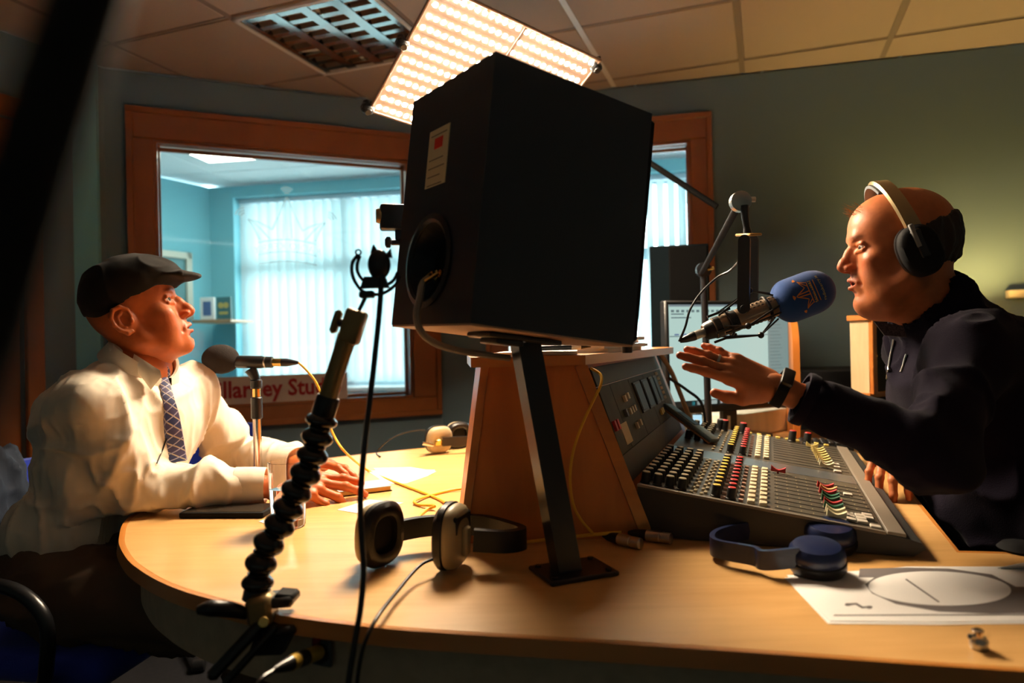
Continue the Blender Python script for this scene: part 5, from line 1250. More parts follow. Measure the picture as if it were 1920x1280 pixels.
zt = P(480, 712, YG)[2]-DZ
def seg(nm, z0, z1, r, m_, n=18): g = G(); g.cyl(bs_+V(0, 0, z0), bs_+V(0, 0, z1), r, n=n); tgs.part(nm, g, M[m_], local=False)
seg('thread_collar', zt-.022, zt, .015, 'blk'); seg('thread', zt-.045, zt-.022, .010, 'gold'); seg('clutch', zt-.100, zt-.045, .0145, 'blk'); seg('pole', .015, zt-.10, .0105, 'chrome')
g = G(); g.lathe([(.075, .001), (.078, .006), (.072, .014), (.02, .02), (.013, .03)], rotz(0, bs_), 32); tgs.part('base', g, M['blkmet'], local=False)

# ---------------------------------------------------------------- headphones
def headphone_cup(t, Mc, r=(.047, .052), shell='hp_cream', th=.036, square=.72, open_=True):
    """cup with axis z (z+ is the outer shell side), x,y in the cup plane"""
    def ring(s, z): return [[math.copysign(abs(math.cos(a))**square, math.cos(a))*r[0]*s, math.copysign(abs(math.sin(a))**square, math.sin(a))*r[1]*s, z] for a in np.linspace(0, 2*math.pi, 36, endpoint=False)]
    def loft(rows, close=True):
        n = 36; v = [p for q in rows for p in q]; f = [(i*n+k, i*n+(k+1) % n, (i+1)*n+(k+1) % n, (i+1)*n+k) for i in range(len(rows)-1) for k in range(n)]
        if close: f.append(tuple((len(rows)-1)*n+k for k in range(n)))
        return G().add(v, f, Mc)
    t.part('ear_cushion', loft([ring(.55, -th*.10), ring(.58, -th*.42), ring(.70, -th*.52), ring(.88, -th*.48), ring(1.0, -th*.28), ring(1.0, -th*.05), ring(.93, th*.02)], False), M['leather'], local=False)
    t.part('speaker_cloth', loft([ring(.58, -th*.12), ring(.3, -th*.11)]), M['blkm'], local=False)
    return t.part('ear_shell', loft([ring(.95, 0), ring(.97, th*.10), ring(.93, th*.34), ring(.80, th*.50), ring(.45, th*.56)]), M[shell], local=False)
M['leather'] = mat('black_leatherette', (.012, .010, .010), .38, bump=(120, .3, .001)); M['hp_cream'] = mat('headphone_cream', (.40, .32, .19), .4)
# near pair on the desk
c1_ = Pz(708, 1068, DZ)+V(0, .02, .053); c2_ = Pz(835, 1074, DZ)+V(.01, .02, .053)
tn1 = T('studio_headphones', 'black and cream headphones lying nearest the camera by the gooseneck', 'headphones', tuple(V((c1_[0]+c2_[0])/2, (c1_[1]+c2_[1])/2, DZ)))
M1 = frame(c1_, V(.55, .83, 0), V(0, 0, 1)); M1 = frame(c1_, unit(V(.52, .85, .0)), V(0, -.10, 1))
if np.dot(M1[:3, 2], V(1, -.6, 0)) > 0: M1[:3, 0] *= -1; M1[:3, 2] *= -1     # cushion (-z) towards the camera right
s1 = headphone_cup(tn1, M1)
M2 = frame(c2_, unit(V(.30, .95, 0)), V(.04, 0, 1))
if np.dot(M2[:3, 2], V(1, -.3, 0)) < 0: M2[:3, 0] *= -1; M2[:3, 2] *= -1
s2 = headphone_cup(tn1, M2)
g = G(); g.box((0, .022, .0145), (.066, .030, .010), M2, bev=.003); tn1.part('shell_badge', g, M['blk'], parent=s2, local=False)
g = G(); g.box((0, -.006, .024), (.020, .046, .010), M2, bev=.003); tn1.part('yoke', g, M['hp_cream'], local=False)
g = G(); g.box((0, -.006, .024), (.016, .030, .010), M1, bev=.003); tn1.part('yoke', g, M['gold'], local=False)
pa = ap(M1, (0, .0, .028)); pz_ = ap(M2, (0, 0, .03))
band = catmull([pa+V(-.01, .012, -.01), V(c1_[0]+.01, c1_[1]+.055, DZ+.040), V((c1_[0]+c2_[0])/2+.01, c1_[1]+.082, DZ+.042), V(c2_[0]+.040, c1_[1]+.078, DZ+.042), V(c2_[0]+.095, c2_[1]+.048, DZ+.042), V(c2_[0]+.112, c2_[1]+.015, DZ+.042), V(c2_[0]+.085, c2_[1]-.008, DZ+.044), pz_+V(.006, .0, -.004)], 8)
g = G(); g.sweep(band, [(-.007, -.017), (.007, -.017), (.007, .017), (-.007, .017)], V(0, 0, 1)); tn1.part('headband', g, M['leather'], local=False)
# far pair
c3 = Pz(822, 852, DZ)+V(0, .02, .047)
tn2 = T('studio_headphones', 'black and cream headphones at the far side of the desk beside the beech housing', 'headphones', (c3[0]+.04, c3[1], DZ))
M3 = frame(c3, unit(V(.85, .5, 0)), V(-.10, -.25, 1))
if np.dot(M3[:3, 2], V(-.3, -1, 0)) < 0: M3[:3, 0] *= -1; M3[:3, 2] *= -1
s3 = headphone_cup(tn2, M3, (.046, .046)); M4 = M3.copy(); M4[:3, 3] = c3+V(.055, .10, .0); M4[:3, 2] *= -1; M4[:3, 0] *= -1; headphone_cup(tn2, M4, (.046, .046))
g = G(); g.cyl(ap(M3, (-.03, -.012, .022)), ap(M3, (-.068, .0, .024)), .006, n=10); tn2.part('slider_pin', g, M['chrome'], local=False)
g = G(); g.box((-.008, -.004, .024), (.03, .02, .012), M3, bev=.003); tn2.part('yoke', g, M['gold'], local=False)
bd2 = catmull([ap(M3, (0, 0, .03)), c3+V(.07, -.01, -.005), c3+V(.135, .04, -.01), c3+V(.14, .10, -.01), ap(M4, (0, 0, .03))], 8)
g = G(); g.sweep(bd2, [(-.006, -.014), (.006, -.014), (.006, .014), (-.006, .014)], V(0, 0, 1)); tn2.part('headband', g, M['leather'], local=False)
g = G(); g.tube(catmull([P(797, 806, c3[1]-.01), P(782, 806, c3[1]-.01), P(752, 813, c3[1]), P(726, 827, c3[1]+.01), Pz(706, 848, DZ+.003), Pz(713, 856, DZ+.003)], 6), .0022, 8); solo('headphone_lead', g, M['blk'], 'thin lead curving from the far headphones to the desk edge', 'cable', tuple(Pz(713, 856, DZ)), local=False)
# blue headphones
M['hpblue'] = mat('headphone_blue', (.009, .016, .060), .3, coat=.2)
ca, cb = Pz(1556, 1094, DZ)+V(.0, .042, 0), Pz(1578, 1046, DZ)+V(.0, .040, 0)
tn3 = T('blue_headphones', 'dark blue wireless headphones lying at the near edge of the console', 'headphones', (ca[0]-.05, ca[1], DZ))
for c_, tilt in ((ca, V(-.05, -.16, 1)), (cb, V(-.04, -.18, 1))):
    Mq = zframe(c_+V(0, 0, .024), tilt); headphone_cup(tn3, Mq, (.042, .042), 'hpblue', .042, 1.0)
lf = Pz(1352, 1066, DZ)
zb = DZ+.024
bnd = catmull([V(ca[0]-.030, ca[1]-.012, zb+.006), V(ca[0]-.08, ca[1]-.004, zb), V(lf[0]+.045, lf[1]-.014, zb), V(lf[0], lf[1]+.03, zb), V(lf[0]+.022, lf[1]+.085, zb), V(lf[0]+.09, lf[1]+.125, zb), V(cb[0]-.075, cb[1]+.030, zb), V(cb[0]-.03, cb[1]+.016, zb+.006)], 8)
g = G(); g.sweep(bnd, [(-.004, -.0145), (.004, -.0145), (.0055, 0), (.004, .0145), (-.004, .0145)], V(0, 0, 1)); tn3.part('headband', g, M['hpblue'], local=False)
# presenter's headphones
M['hpgold'] = mat('headband_metal', (.40, .30, .16), .32, .8)
th2 = T('presenter_headphones', 'black headphones with metal headband worn by the presenter', 'headphones', RH)
arc = [(-.012+.075*math.sin(a)**1.0*0+.046*(math.cos(a)), .098*math.sin(a), .012+.145*math.cos(a)) for a in np.linspace(-1.42, 1.42, 25)]
arc = np.array(arc); ups = np.array([unit((0, .8*p[1], p[2])) for p in arc])
g = G(); g.sweep(arc, [(-.016, -.003), (.016, -.003), (.014, .004), (-.014, .004)], ups); th2.part('headband', g, [M['hpgold']])
arc2 = arc*np.array([1, .97, .985])+V(.004, 0, -.002); g = G(); g.sweep(arc2[7:-7], [(-.017, -.006), (.017, -.006), (.017, .0), (-.017, .0)], ups[7:-7]); th2.part('head_pad', g, mat('pad_grey', (.16, .18, .20), .7))
for y in (-1, 1):
    Mq = frame(V(-.010, y*.094, -.004), V(.95, 0, -.30), V(.30, 0, .95))
    if Mq[1, 2]*y < 0: Mq[:3, 0] *= -1; Mq[:3, 2] *= -1
    t_ = T.__new__(T); t_.M = th2.M; t_.Mi = np.eye(4); t_.o = th2.o
    headphone_cup(t_, Mq, (.041, .054), 'blkm', .040, .85)
    g = G(); g.box((-.004, .030, .0225), (.010, .050, .006), Mq, bev=.002); th2.part('slider', g, mat('slider_grey', (.22, .21, .20), .4) if y < 0 else bpy.data.materials['slider_grey'])
    g = G(); g.box((.0, .012, .020), (.020, .062, .010), Mq, bev=.004); th2.part('yoke', g, M['blk'])

# ---------------------------------------------------------------- gooseneck with mount and clamp
YC = .955
bp = [(607, 772), (600, 800), (591, 834), (582, 868), (566, 903), (548, 934), (535, 966), (516, 998), (496, 1033), (485, 1072), (482, 1106)]
tgn = T('gooseneck_stand', 'black ball-jointed gooseneck clamped to the near edge of the desk', 'gooseneck stand', tuple(Pz(490, 1140, DZ)))
M['goose'] = mat('glossy_black', (.010, .009, .008), .18, spec=.7)
pts = [P(x, y, YC+.0*i) for i, (x, y) in enumerate(bp)]
for i in range(len(pts)-1):
    d = unit(pts[i]-pts[i+1]); L_ = np.linalg.norm(pts[i]-pts[i+1])
    g = G(); g.lathe([(.012, -.002), (.0145, .0)]+[(.0145+.0075*math.sin(math.pi*t)**.8, L_*(.02+.78*t)) for t in np.linspace(.08, .92, 10)]+[(.0140, L_*.84), (.0150, L_*.90), (.0150, L_*.97), (.012, L_)], zframe(pts[i+1], d), 24); tgn.part('ball_joint', g, M['goose'], local=False)
h0, h1 = P(609, 766, YC), P(652, 628, YC+.0); M['bronze'] = mat('bronze_tube', (.30, .20, .08), .4, .5)
g = G(); g.tube(catmull([pts[0], h0, P(622, 722, YC), P(640, 665, YC), h1], 5), [.013, .0135, .0125, .0125, .0135], 18); tgn.part('handle_tube', g, M['bronze'], local=False)
tgn.part('tube_collar', lath([(.015, 0), (.0165, .004), (.0165, .026), (.015, .03)], h0-unit(h1-h0)*.012, h1-h0, 18), M['blk'], local=False)
g = G(); g.box((0, 0, 0), (.030, .028, .048), zframe(P(662, 612, YC), h1-h0), bev=.005, seg=2); tgn.part('clamp_block', g, M['bronze'], local=False)
g = G(); g.cyl(P(655, 612, YC), P(634, 603, YC), .006, n=12); tgn.part('screw_shaft', g, M['blk'], local=False)
g = G(); g.box((0, 0, 0), (.034, .016, .010), frame(P(630, 603, YC), V(.35, 0, 1), V(0, 1, 0)), bev=.004); tgn.part('thumb_knob', g, M['bronze'], local=False)
g = G(); g.cyl(P(668, 592, YC), P(686, 556, YC), .0028, n=10); tgn.part('rod', g, M['blk'], local=False)
tsm2 = T('u_shaped_mount', 'empty black arc-shaped microphone mount on top of the gooseneck', 'microphone mount', tuple(P(688, 552, YC)))
g = G(); g.box((0, 0, 0), (.020, .016, .010), frame(P(688, 552, YC), V(1, 0, .0), V(0, 1, 0)), bev=.002); tsm2.part('foot', g, M['blk'], local=False)
ac = [(671, 478), (661, 492), (660, 512), (668, 532), (682, 547), (704, 552), (724, 547), (741, 534), (750, 518)]
g = G(); g.tube(catmull([P(x, y, YC) for x, y in ac], 6), .0024, 10); tsm2.part('outer_arc', g, M['blk'], local=False)
ac = [(675, 479), (670, 495), (671, 510), (680, 524), (700, 536), (720, 536), (737, 526), (746, 510)]
g = G(); g.tube(catmull([P(x, y, YC) for x, y in ac], 6), .0024, 10); tsm2.part('inner_arc', g, M['blk'], local=False)
g = G(); g.tube(np.array([P(672+5*math.cos(a), 473+5*math.sin(a), YC) for a in np.linspace(0, 2*math.pi, 14, endpoint=False)]), .0014, 6, closed=True); tsm2.part('end_eyelet', g, M['blk'], local=False)
g = G(); g.ell((0, 0, 0), (.016, .014, .021), rotz(0, P(711, 496, YC)), 18, 12); g.prism([(-.014, -.004), (.014, -.004), (.020, .012), (-.020, .012)], -.006, .006, frame(P(703, 524, YC), V(1, 0, 0), V(0, 0, -1))); tsm2.part('clip_body', g, M['blk'], local=False)
for x, y, dx in ((702, 474, -2), (728, 482, 6)): g = G(); g.lathe([(.006, 0), (.0008, .012)], zframe(P(x, y, YC), V(dx*.05, 0, 1)), 8); tsm2.part('clip_ear', g, M['blk'], local=False)
# clamp on the desk edge
Mk = frame(P(480, 1140, .935), V(1, -.25, 0), V(.25, 1, 0)); Mk[:3, 3] = P(481, 1140, .94)
tck = T('desk_clamp', 'black lever clamp gripping the near desk edge below the gooseneck', 'clamp', tuple(P(481, 1160, .94)))
def kb(nm, px0, py0, px1, py1, w, h, Yk, m_='blk', bev=.003, Yk1=None):
    a, b = P(px0, py0, Yk), P(px1, py1, Yk1 or Yk); g = G(); L_ = np.linalg.norm(b-a); g.box((0, 0, 0), (L_, w, h), frame((a+b)/2, b-a, V(0, 1, 0)), bev=bev); return tck.part(nm, g, M[m_], local=False)
g = G(); g.cyl(P(482, 1122, YC), P(482, 1098, YC), .020, .017, 20); tck.part('socket', g, M['blk'], local=False)
kb('clamp_body', 468, 1145, 515, 1138, .036, .040, .935, 'bronze', .006)
kb('upper_jaw', 500, 1124, 556, 1120, .040, .014, .945, 'blk', .004); kb('jaw_pad', 520, 1113, 556, 1116, .030, .010, .945, 'blkm')
kb('lower_jaw', 500, 1178, 562, 1172, .038, .012, .93, 'blk', .004)
g = G(); g.tube(catmull([P(372, 1143, .90), P(395, 1140, .90), P(430, 1142, .915), P(462, 1150, .93)], 4), [.006, .0105, .0105, .008], 12); tck.part('lever', g, M['blk'], local=False)
kb('grip_bar', 498, 1160, 392, 1272, .016, .016, .925, 'blk', .005, .89); kb('grip_bar', 520, 1172, 418, 1285, .014, .010, .915, 'blk', .004, .88)
g = G(); g.prism([(0, 0), (.05, -.005), (.03, -.04), (-.02, -.045)], -.006, .006, frame(P(492, 1165, .93), V(1, -.2, 0), V(0, 0, 1))); tck.part('web_plate', g, M['blk'], local=False)
g = G(); g.cyl(P(494, 1166, .92), P(494, 1166, .90), .007, n=12); tck.part('pivot_bolt', g, M['gold'], local=False)
# dangling cables in the foreground
g = G(); g.tube(catmull([P(716, 500, .95), P(713, 560, .945), P(708, 620, .93), P(697, 720, .92), P(684, 830, .90), P(676, 930, .88), P(678, 1010, .87), P(682, 1070, .86), P(676, 1140, .85), P(664, 1210, .84), P(652, 1290, .83), P(640, 1420, .82)], 8), .0038, 10); solo('mount_cable', g, M['blk'], 'black cable hanging from the arc-shaped mount down past the desk edge', 'cable', tuple(P(664, 1210, .84)), local=False)
g = G(); g.tube(catmull([ap(M2, (.030, -.035, .002)), P(806, 1050, c2_[1]-.03), P(780, 1072, c2_[1]-.06)+V(0, 0, .004), P(745, 1108, .97), P(712, 1150, .885), P(690, 1190, .85), P(676, 1235, .845), P(668, 1300, .84), P(664, 1420, .83)], 8), .0026, 10); solo('headphone_lead', g, M['blk'], 'thin black lead running from the nearest headphones over the desk edge', 'cable', tuple(P(690, 1190, .85)), local=False)
# ================================================================ cables, papers and small things
M['ycab'] = mat('yellow_cable', (.80, .46, .03), .45)
def cable(name, pts, r, m_, label, sub=7, cat='cable'):
    g = G(); g.tube(catmull(pts, sub), r, 8); return solo(name, g, m_, label, cat, tuple(pts[0]), local=False)
zc_ = DZ+.0035
bend = m0+dm*.166
cable('yellow_microphone_cable', [bend, P(575, 694, YG), P(592, 716, YG), P(604, 745, YG), P(614, 785, YG+.01), P(628, 820, YG), P(650, 850, YG-.02), Pz(690, 882, zc_), Pz(740, 903, zc_), Pz(790, 922, zc_), Pz(824, 936, zc_), Pz(838, 944, zc_+.003)], .0032, M['ycab'], 'yellow cable dropping from the guest microphone across the desk')
cable('yellow_cable', [Pz(866, 916, zc_+.003), Pz(840, 920, zc_), Pz(805, 929, zc_), Pz(778, 938, zc_+.004), Pz(784, 946, zc_), Pz(815, 948, zc_+.006), Pz(800, 955, zc_), Pz(784, 970, zc_), Pz(786, 984, zc_)], .0032, M['ycab'], 'yellow cable coiled loosely on the desk left of the beech housing')
txl = T('cable_connector', 'black cable connector where the yellow cables meet on the desk', 'connector', tuple(Pz(850, 950, DZ)))
g = G(); a, b = Pz(836, 945, DZ+.010), Pz(868, 953, DZ+.010); g.cyl(a, b, .0065, .0095, 14); txl.part('boot', g, M['blk'], local=False); g = G(); g.cyl(b, b+unit(b-a)*.03, .0095, n=14); txl.part('barrel', g, M['blkmet'], local=False)
yf = 1.225
cable('yellow_cable', [Pz(958, 1019, DZ+.004)+V(0, -.0, 0), P(985, 1016, yf), P(1020, 1012, yf), P(1060, 1008, yf), P(1100, 1003, yf), P(1135, 1000, yf), P(1165, 998, yf)], .0032, M['ycab'], 'yellow cable lying along the foot of the beech housing')
cable('yellow_cable', [P(1108, 690, 1.255), P(1126, 702, 1.24), P(1126, 722, 1.225), P(1112, 752, 1.215), P(1090, 800, 1.21), P(1074, 850, 1.21), P(1069, 900, 1.21), P(1075, 945, 1.213), P(1090, 975, 1.218), P(1112, 1000, 1.222)], .0026, M['ycab'], 'yellow cable hanging down the face of the beech housing')
for i, (pa_, pb2, lab) in enumerate((((1130, 1003), (1214, 1022), 'silver and black XLR connector at the foot of the housing, nearer of the two'), ((1178, 998), (1262, 1010), 'silver and black XLR connector at the foot of the housing, farther of the two'))):
    a, b = Pz(*pa_, DZ+.011), Pz(*pb2, DZ+.011); a[1] -= .0; d = unit(b-a); tx = T('xlr_connector', lab, 'connector', tuple((a+b)/2-V(0, 0, .011)), group='XLR connectors on the desk')
    tx.part('boot', lath([(.003, 0), (.0075, .012), (.0098, .03), (.0098, .036)], a, d, 16), M['blk'], local=False); tx.part('shell', lath([(.0100, .036), (.0100, .060), (.0088, .061), (.0088, .063), (.0098, .064), (.0098, .080), (.0085, .081)], a, d, 18), M['steel'], local=False)
# speaker cable
sc0 = ap(MS, (-.006, yc, zc-.036)); cable('speaker_cable', [ap(MS, (.005, yc, zc-.026)), sc0, P(787, 560, SPO[1]+.10), P(781, 592, SPO[1]+.09), P(790, 622, SPO[1]+.09), P(818, 644, SPO[1]+.10), P(860, 657, SPO[1]+.12), P(910, 665, SPO[1]+.14), P(955, 671, SPO[1]+.16)], .0056, mat('grey_cable', (.26, .22, .18), .55), 'thick grey cable hanging from the back of the big loudspeaker')
# glass of water
gl0 = Pz(541, 986, DZ); tgl = T('water_glass', 'straight drinking glass half full of water by the guest', 'glass', (*gl0[:2], DZ))
g = G(); g.lathe([(.0005, .001), (.031, .001), (.0335, .004), (.0375, .130), (.0362, .1305), (.0325, .016), (.0005, .015)], None, 36, False, False); tgl.part('tumbler', g, M['glass'])
g = G(); g.lathe([(.0005, .0152), (.0322, .0162), (.0345, .078), (.0005, .0778)], None, 36, False, False); tgl.part('water', g, mat('water', (1, 1, 1), 0, trans=1., ior=1.33))
# phone wallet / tablet
def slab(name, corners, z0, h, m_, label, cat, bev=.002):
    p = [Pz(*q, z0)[:2] for q in corners]; c_ = np.mean(p, 0); g = G(); g.prism([tuple(q-c_) for q in p], .0005, h); return solo(name, g, m_, label, cat, (*c_, z0), smooth=0)
tb0 = Pz(423, 968, DZ); ttb = T('phone_wallet', 'thick black phone case lying under the guest forearm', 'phone', rotz(math.radians(-4), (tb0[0], tb0[1]+.025, DZ)))
g = G(); g.box((0, 0, .0065), (.185, .085, .012), bev=.003, seg=2); ttb.part('case', g, M['blkm']); g = G(); g.box((0, 0, .0129), (.172, .075, .001)); ttb.part('screen', g, mat('phone_glass', (.03, .025, .02), .12, spec=.8))
nb0 = Pz(664, 925, DZ); tnb = T('notebook', 'small dark-edged notebook under the guest fingertips', 'notebook', rotz(math.radians(28), (nb0[0]+.010, nb0[1]+.03, DZ)))
g = G(); g.box((0, 0, .0065), (.125, .085, .010), bev=.001); tnb.part('page_block', g, mat('gilt_pages', (.55, .36, .10), .5)); g = G(); g.box((0, 0, .0125), (.13, .09, .002), bev=.0006); tnb.part('cover', g, mat('grey_cover', (.42, .42, .44), .4)); g = G(); g.box((0, 0, .001), (.13, .09, .0015)); tnb.part('back_cover', g, M['blkm'])
def sheet(corners, label, dz=.0, name='paper_sheet', grp=None, m_=None):
    p = [Pz(*q, DZ+dz)[:2] for q in corners]; c_ = np.mean(p, 0); g = G(); g.prism([tuple(q-c_) for q in p], .0004, .0010); o = solo(name, g, m_ or M['white'], label, 'paper', (*c_, DZ+dz), smooth=0); return o
sheet(((690, 884), (722, 880), (816, 881), (803, 892), (763, 906), (726, 907)), 'white paper sheet beyond the notebook under the yellow cable')
sheet(((700, 878), (770, 876), (818, 884), (806, 890), (720, 892)), 'second white paper sheet lying on top beyond the notebook', .0008)
sheet(((632, 956), (692, 937), (757, 943), (680, 964)), 'white paper slip between the glass and the nearest headphones')
sheet(((485, 978), (508, 970), (525, 976), (500, 983)), 'narrow white paper slip sticking out beside the glass')
# printed sheets at the right
zs = DZ+.0012
pr = [(1475, 1078), (1556, 1164), (1760, 1166), (2000, 1163), (2000, 1062), (1700, 1062), (1640, 1068)]
tps = T('printed_sheets', 'white printed sheets with a grey oval graphic at the near right of the desk', 'paper', (*Pz(1750, 1110, DZ)[:2], DZ))
def flat(poly, z, m_, nm, par=None): g = G(); p = [Pz(*q, z)[:2] for q in poly]; g.prism([tuple(q) for q in p], z, z+.0003); return tps.part(nm, g, m_, parent=par, local=False, smooth=0)
flat([(x-4, y+5) for x, y in pr], DZ+.0004, M['white'], 'under_sheet'); top_s = flat(pr, zs, M['white'], 'top_sheet')
M['pgrey'] = mat('print_grey', (.16, .14, .14), .6)
el = lambda rx, ry, cx=1762, cy=1104, a0=0, a1=2*math.pi, n=48, k=0: [(cx+rx*math.cos(a), cy+ry*math.sin(a)+k*rx*math.cos(a)) for a in np.linspace(a0, a1, n)]
flat([(1612, 1066), (1700, 1064), (1780, 1066), (1860, 1077), (1905, 1100), (2000, 1100), (2000, 1148), (1860, 1150), (1760, 1146), (1680, 1132), (1635, 1112), (1622, 1095), (1640, 1082), (1610, 1082)], zs+.0004, M['pgrey'], 'grey_print', top_s)
flat(el(134, 32, 1762, 1103, 0, 2*math.pi, 48, .03), zs+.0008, M['white'], 'white_oval', top_s)
flat([(1697, 1086), (1700, 1085), (1762, 1128), (1759, 1129)], zs+.0012, M['pgrey'], 'pen_stroke', top_s)
for cx, cy in ((1590, 1133), (1630, 1138)): flat(el(6, 2.6, cx, cy, n=14), zs+.0004, M['pgrey'], 'ink_blot', top_s)
flat([(1590, 1131), (1606, 1130), (1618, 1137), (1632, 1136), (1632, 1138), (1616, 1140), (1604, 1133), (1590, 1135)], zs+.00045, M['pgrey'], 'ink_swirl', top_s)
flat([(1563, 1154), (1565, 1152.5), (1990, 1150.5), (1990, 1152.5)], zs+.0004, M['pgrey'], 'ruled_line', top_s)
g = G(); q = [Pz(1870, 1064, DZ+.002), Pz(1990, 1066, DZ+.002), Pz(1990, 1040, DZ+.03)+V(0, 0, 0), Pz(1900, 1058, DZ+.012)]; v_ = np.array(q+[w+V(0, 0, -.0006) for w in q]); g.add(v_, [(0, 1, 2, 3), (7, 6, 5, 4), (0, 4, 5, 1), (1, 5, 6, 2), (2, 6, 7, 3), (3, 7, 4, 0)]); solo('curled_paper', g, M['white'], 'curled corner of a white paper at the right edge of the picture', 'paper', tuple(q[0]), local=False, smooth=0)
# jack adapter
ad = Pz(1836, 1216, DZ); tad = T('jack_adapter', 'small metal jack adapter standing alone on the near desk edge', 'adapter', (*ad[:2], DZ))
g = G(); g.lathe([(.0085, .0005), (.0095, .002), (.0095, .010), (.0078, .012), (.0078, .014)], None, 18); tad.part('base', g, M['steel']); g = G(); g.lathe([(.0078, .013), (.0062, .0145), (.0062, .021), (.004, .0225)], rotz(0, (-.001, 0, 0)), 16); tad.part('tip', g, M['chrome']); g = G(); g.cyl((-.007, -.002, .014), (-.013, -.004, .016), .0032, n=10); tad.part('side_pin', g, M['chrome'])
# dark disc at the right edge
dd = Pz(1925, 1036, DZ); g = G(); g.lathe([(.032, .001), (.034, .004), (.026, .012), (.01, .015)], None, 28); solo('desk_puck', g, M['blkm'], 'round black disc at the right edge of the desk', 'disc', (dd[0], dd[1]+.012, DZ))
# papers and pen on top of the housing
tpp = T('paper_stack', 'bright white paper stack on top of the beech housing', 'papers', rotz(-.40, (.160, 1.60, TTOP)))
for k, (a, dx) in enumerate(((.02, 0), (-.05, .006), (.04, -.004), (-.02, .003))): g = G(); g.box((dx, 0, .004+.008*k), (.21, .34, .0077), rotz(a), bev=.0004); tpp.part('sheaf', g, M['white'])
g = G(); g.box((0, 0, .004), (.15, .14, .006)); solo('paper_pad', g, M['white'], 'white paper pad under the pen on the housing top', 'paper', rotz(-.1, (.050, 1.335, TTOP)))
pn0, pn1 = P(1008, 660, 1.33), P(1108, 660, 1.36); pn0[2] = pn1[2] = TTOP+.013; tpn = T('pen', 'black and white pen lying on the housing top', 'pen', tuple((pn0+pn1)/2)); dpn = unit(pn1-pn0); Lp_ = np.linalg.norm(pn1-pn0)
tpn.part('barrel', lath([(.0042, 0), (.0048, .004), (.0048, Lp_*.62)], pn0, dpn, 12), M['blk'], local=False); tpn.part('grip', lath([(.0047, Lp_*.62), (.0047, Lp_*.80)], pn0, dpn, 12), mat('pen_cream', (.7, .6, .45), .4), local=False); tpn.part('nib', lath([(.0045, Lp_*.80), (.001, Lp_)], pn0, dpn, 12), M['blk'], local=False)
# small black feet under the speaker at the housing far edge
g = G(); q = P(1176, 652, 1.33); g.cyl(V(q[0], q[1], TTOP), V(q[0], q[1], q[2]+.012), .010, n=14); solo('rubber_foot', g, M['blk'], 'short black rubber foot between housing top and loudspeaker', 'foot', (q[0], q[1], TTOP), local=False)
# action camera on the far side of the loudspeaker
ya = 1.27; tac = T('action_camera', 'small black action camera beside the left edge of the big loudspeaker', 'camera', frame(P(735, 408, ya), V(1, .25, 0), V(0, .0, 1)))
g = G(); g.box((.006, 0, 0), (.056, .046, .034), bev=.005, seg=2); tac.part('housing', g, M['blk'])
g = G(); Mq = np.eye(4); Mq[:3, :3] = np.array([[0, 0, -1], [0, 1, 0], [1, 0, 0]]).astype(float); Mq[:3, 3] = (-.020, .002, .004); g.lathe([(.013, 0), (.014, .004), (.012, .009)], Mq, 20); tac.part('lens', g, M['bronze'])
g = G(); g.box((.012, -.030, 0), (.014, .022, .010), bev=.002); tac.part('mount_finger', g, M['blk'])
g = G(); g.cyl((-.006, -.046, 0), (.06, -.044, 0), .005, n=12); g.box((.018, -.044, 0), (.016, .014, .014), bev=.003); tac.part('mount_bolt', g, M['blk'])
g = G(); g.lathe([(.006, -.006), (.011, -.003), (.011, .003), (.006, .006)], Mq@rotz(0, (0, -.048, -.012)), 6); tac.part('mount_knob', g, M['blk'])
p_a, p_b = ap(tac.M, (.055, -.044, 0)), ap(MS, (.03, SW, .22)); g = G(); g.cyl(p_a, p_b+V(.01, 0, 0), .006, n=12); tac.part('mount_arm', g, M['blk'], local=False)
# desk socket with plug under the edge
sp_ = P(604, 1222, .936); Mso = frame(sp_, V(.92, -.38, 0), V(0, 0, 1)); tso = T('wall_socket_plate', 'dark socket plate in the desk apron with a plug', 'socket', Mso)
fsn = 1 if Mso[1, 2] < 0 else -1
g = G(); g.box((0, 0, 0), (.030, .036, .006), bev=.001); tso.part('plate', g, mat('plate_blue', (.08, .09, .10), .4)); g = G(); g.lathe([(.013, 0), (.013, .006), (.010, .007)], rotz(0, (0, 0, fsn*.002)) if fsn > 0 else frame((0, 0, -.002), V(1, 0, 0), V(0, -1, 0)), 18); tso.part('receptacle', g, M['blk'])
g = G(); g.box((-.004, .016, fsn*.006), (.010, .010, .006), bev=.001); tso.part('release_tab', g, mat('red_tab', (.25, .01, .02), .4))
a, b = P(597, 1222, .925), P(522, 1252, .85); d = unit(b-a); txp = T('xlr_plug', 'brass-coloured plug pushed into the socket below the desk edge', 'plug', tuple(a))
o = txp.part('shell', lath([(.0098, 0), (.0098, .026), (.0088, .028), (.0088, .044), (.0098, .046), (.0098, .058)], a, d, 18), mat('plug_brass', (.62, .40, .07), .3, .3), local=False); txp.part('grip_ring', lath([(.0102, .028), (.0102, .044)], a, d, 18), M['blk'], local=False); txp.part('boot', lath([(.0095, .058), (.006, .08), (.0035, .09)], a, d, 14), M['blk'], local=False)
cable('plug_cable', [a+d*.088, a+d*.12+V(0, 0, -.01), a+d*.15+V(0, .02, -.06), a+d*.15+V(0, .06, -.18)], .003, M['blk'], 'short cable bending down from the plug below the desk edge')
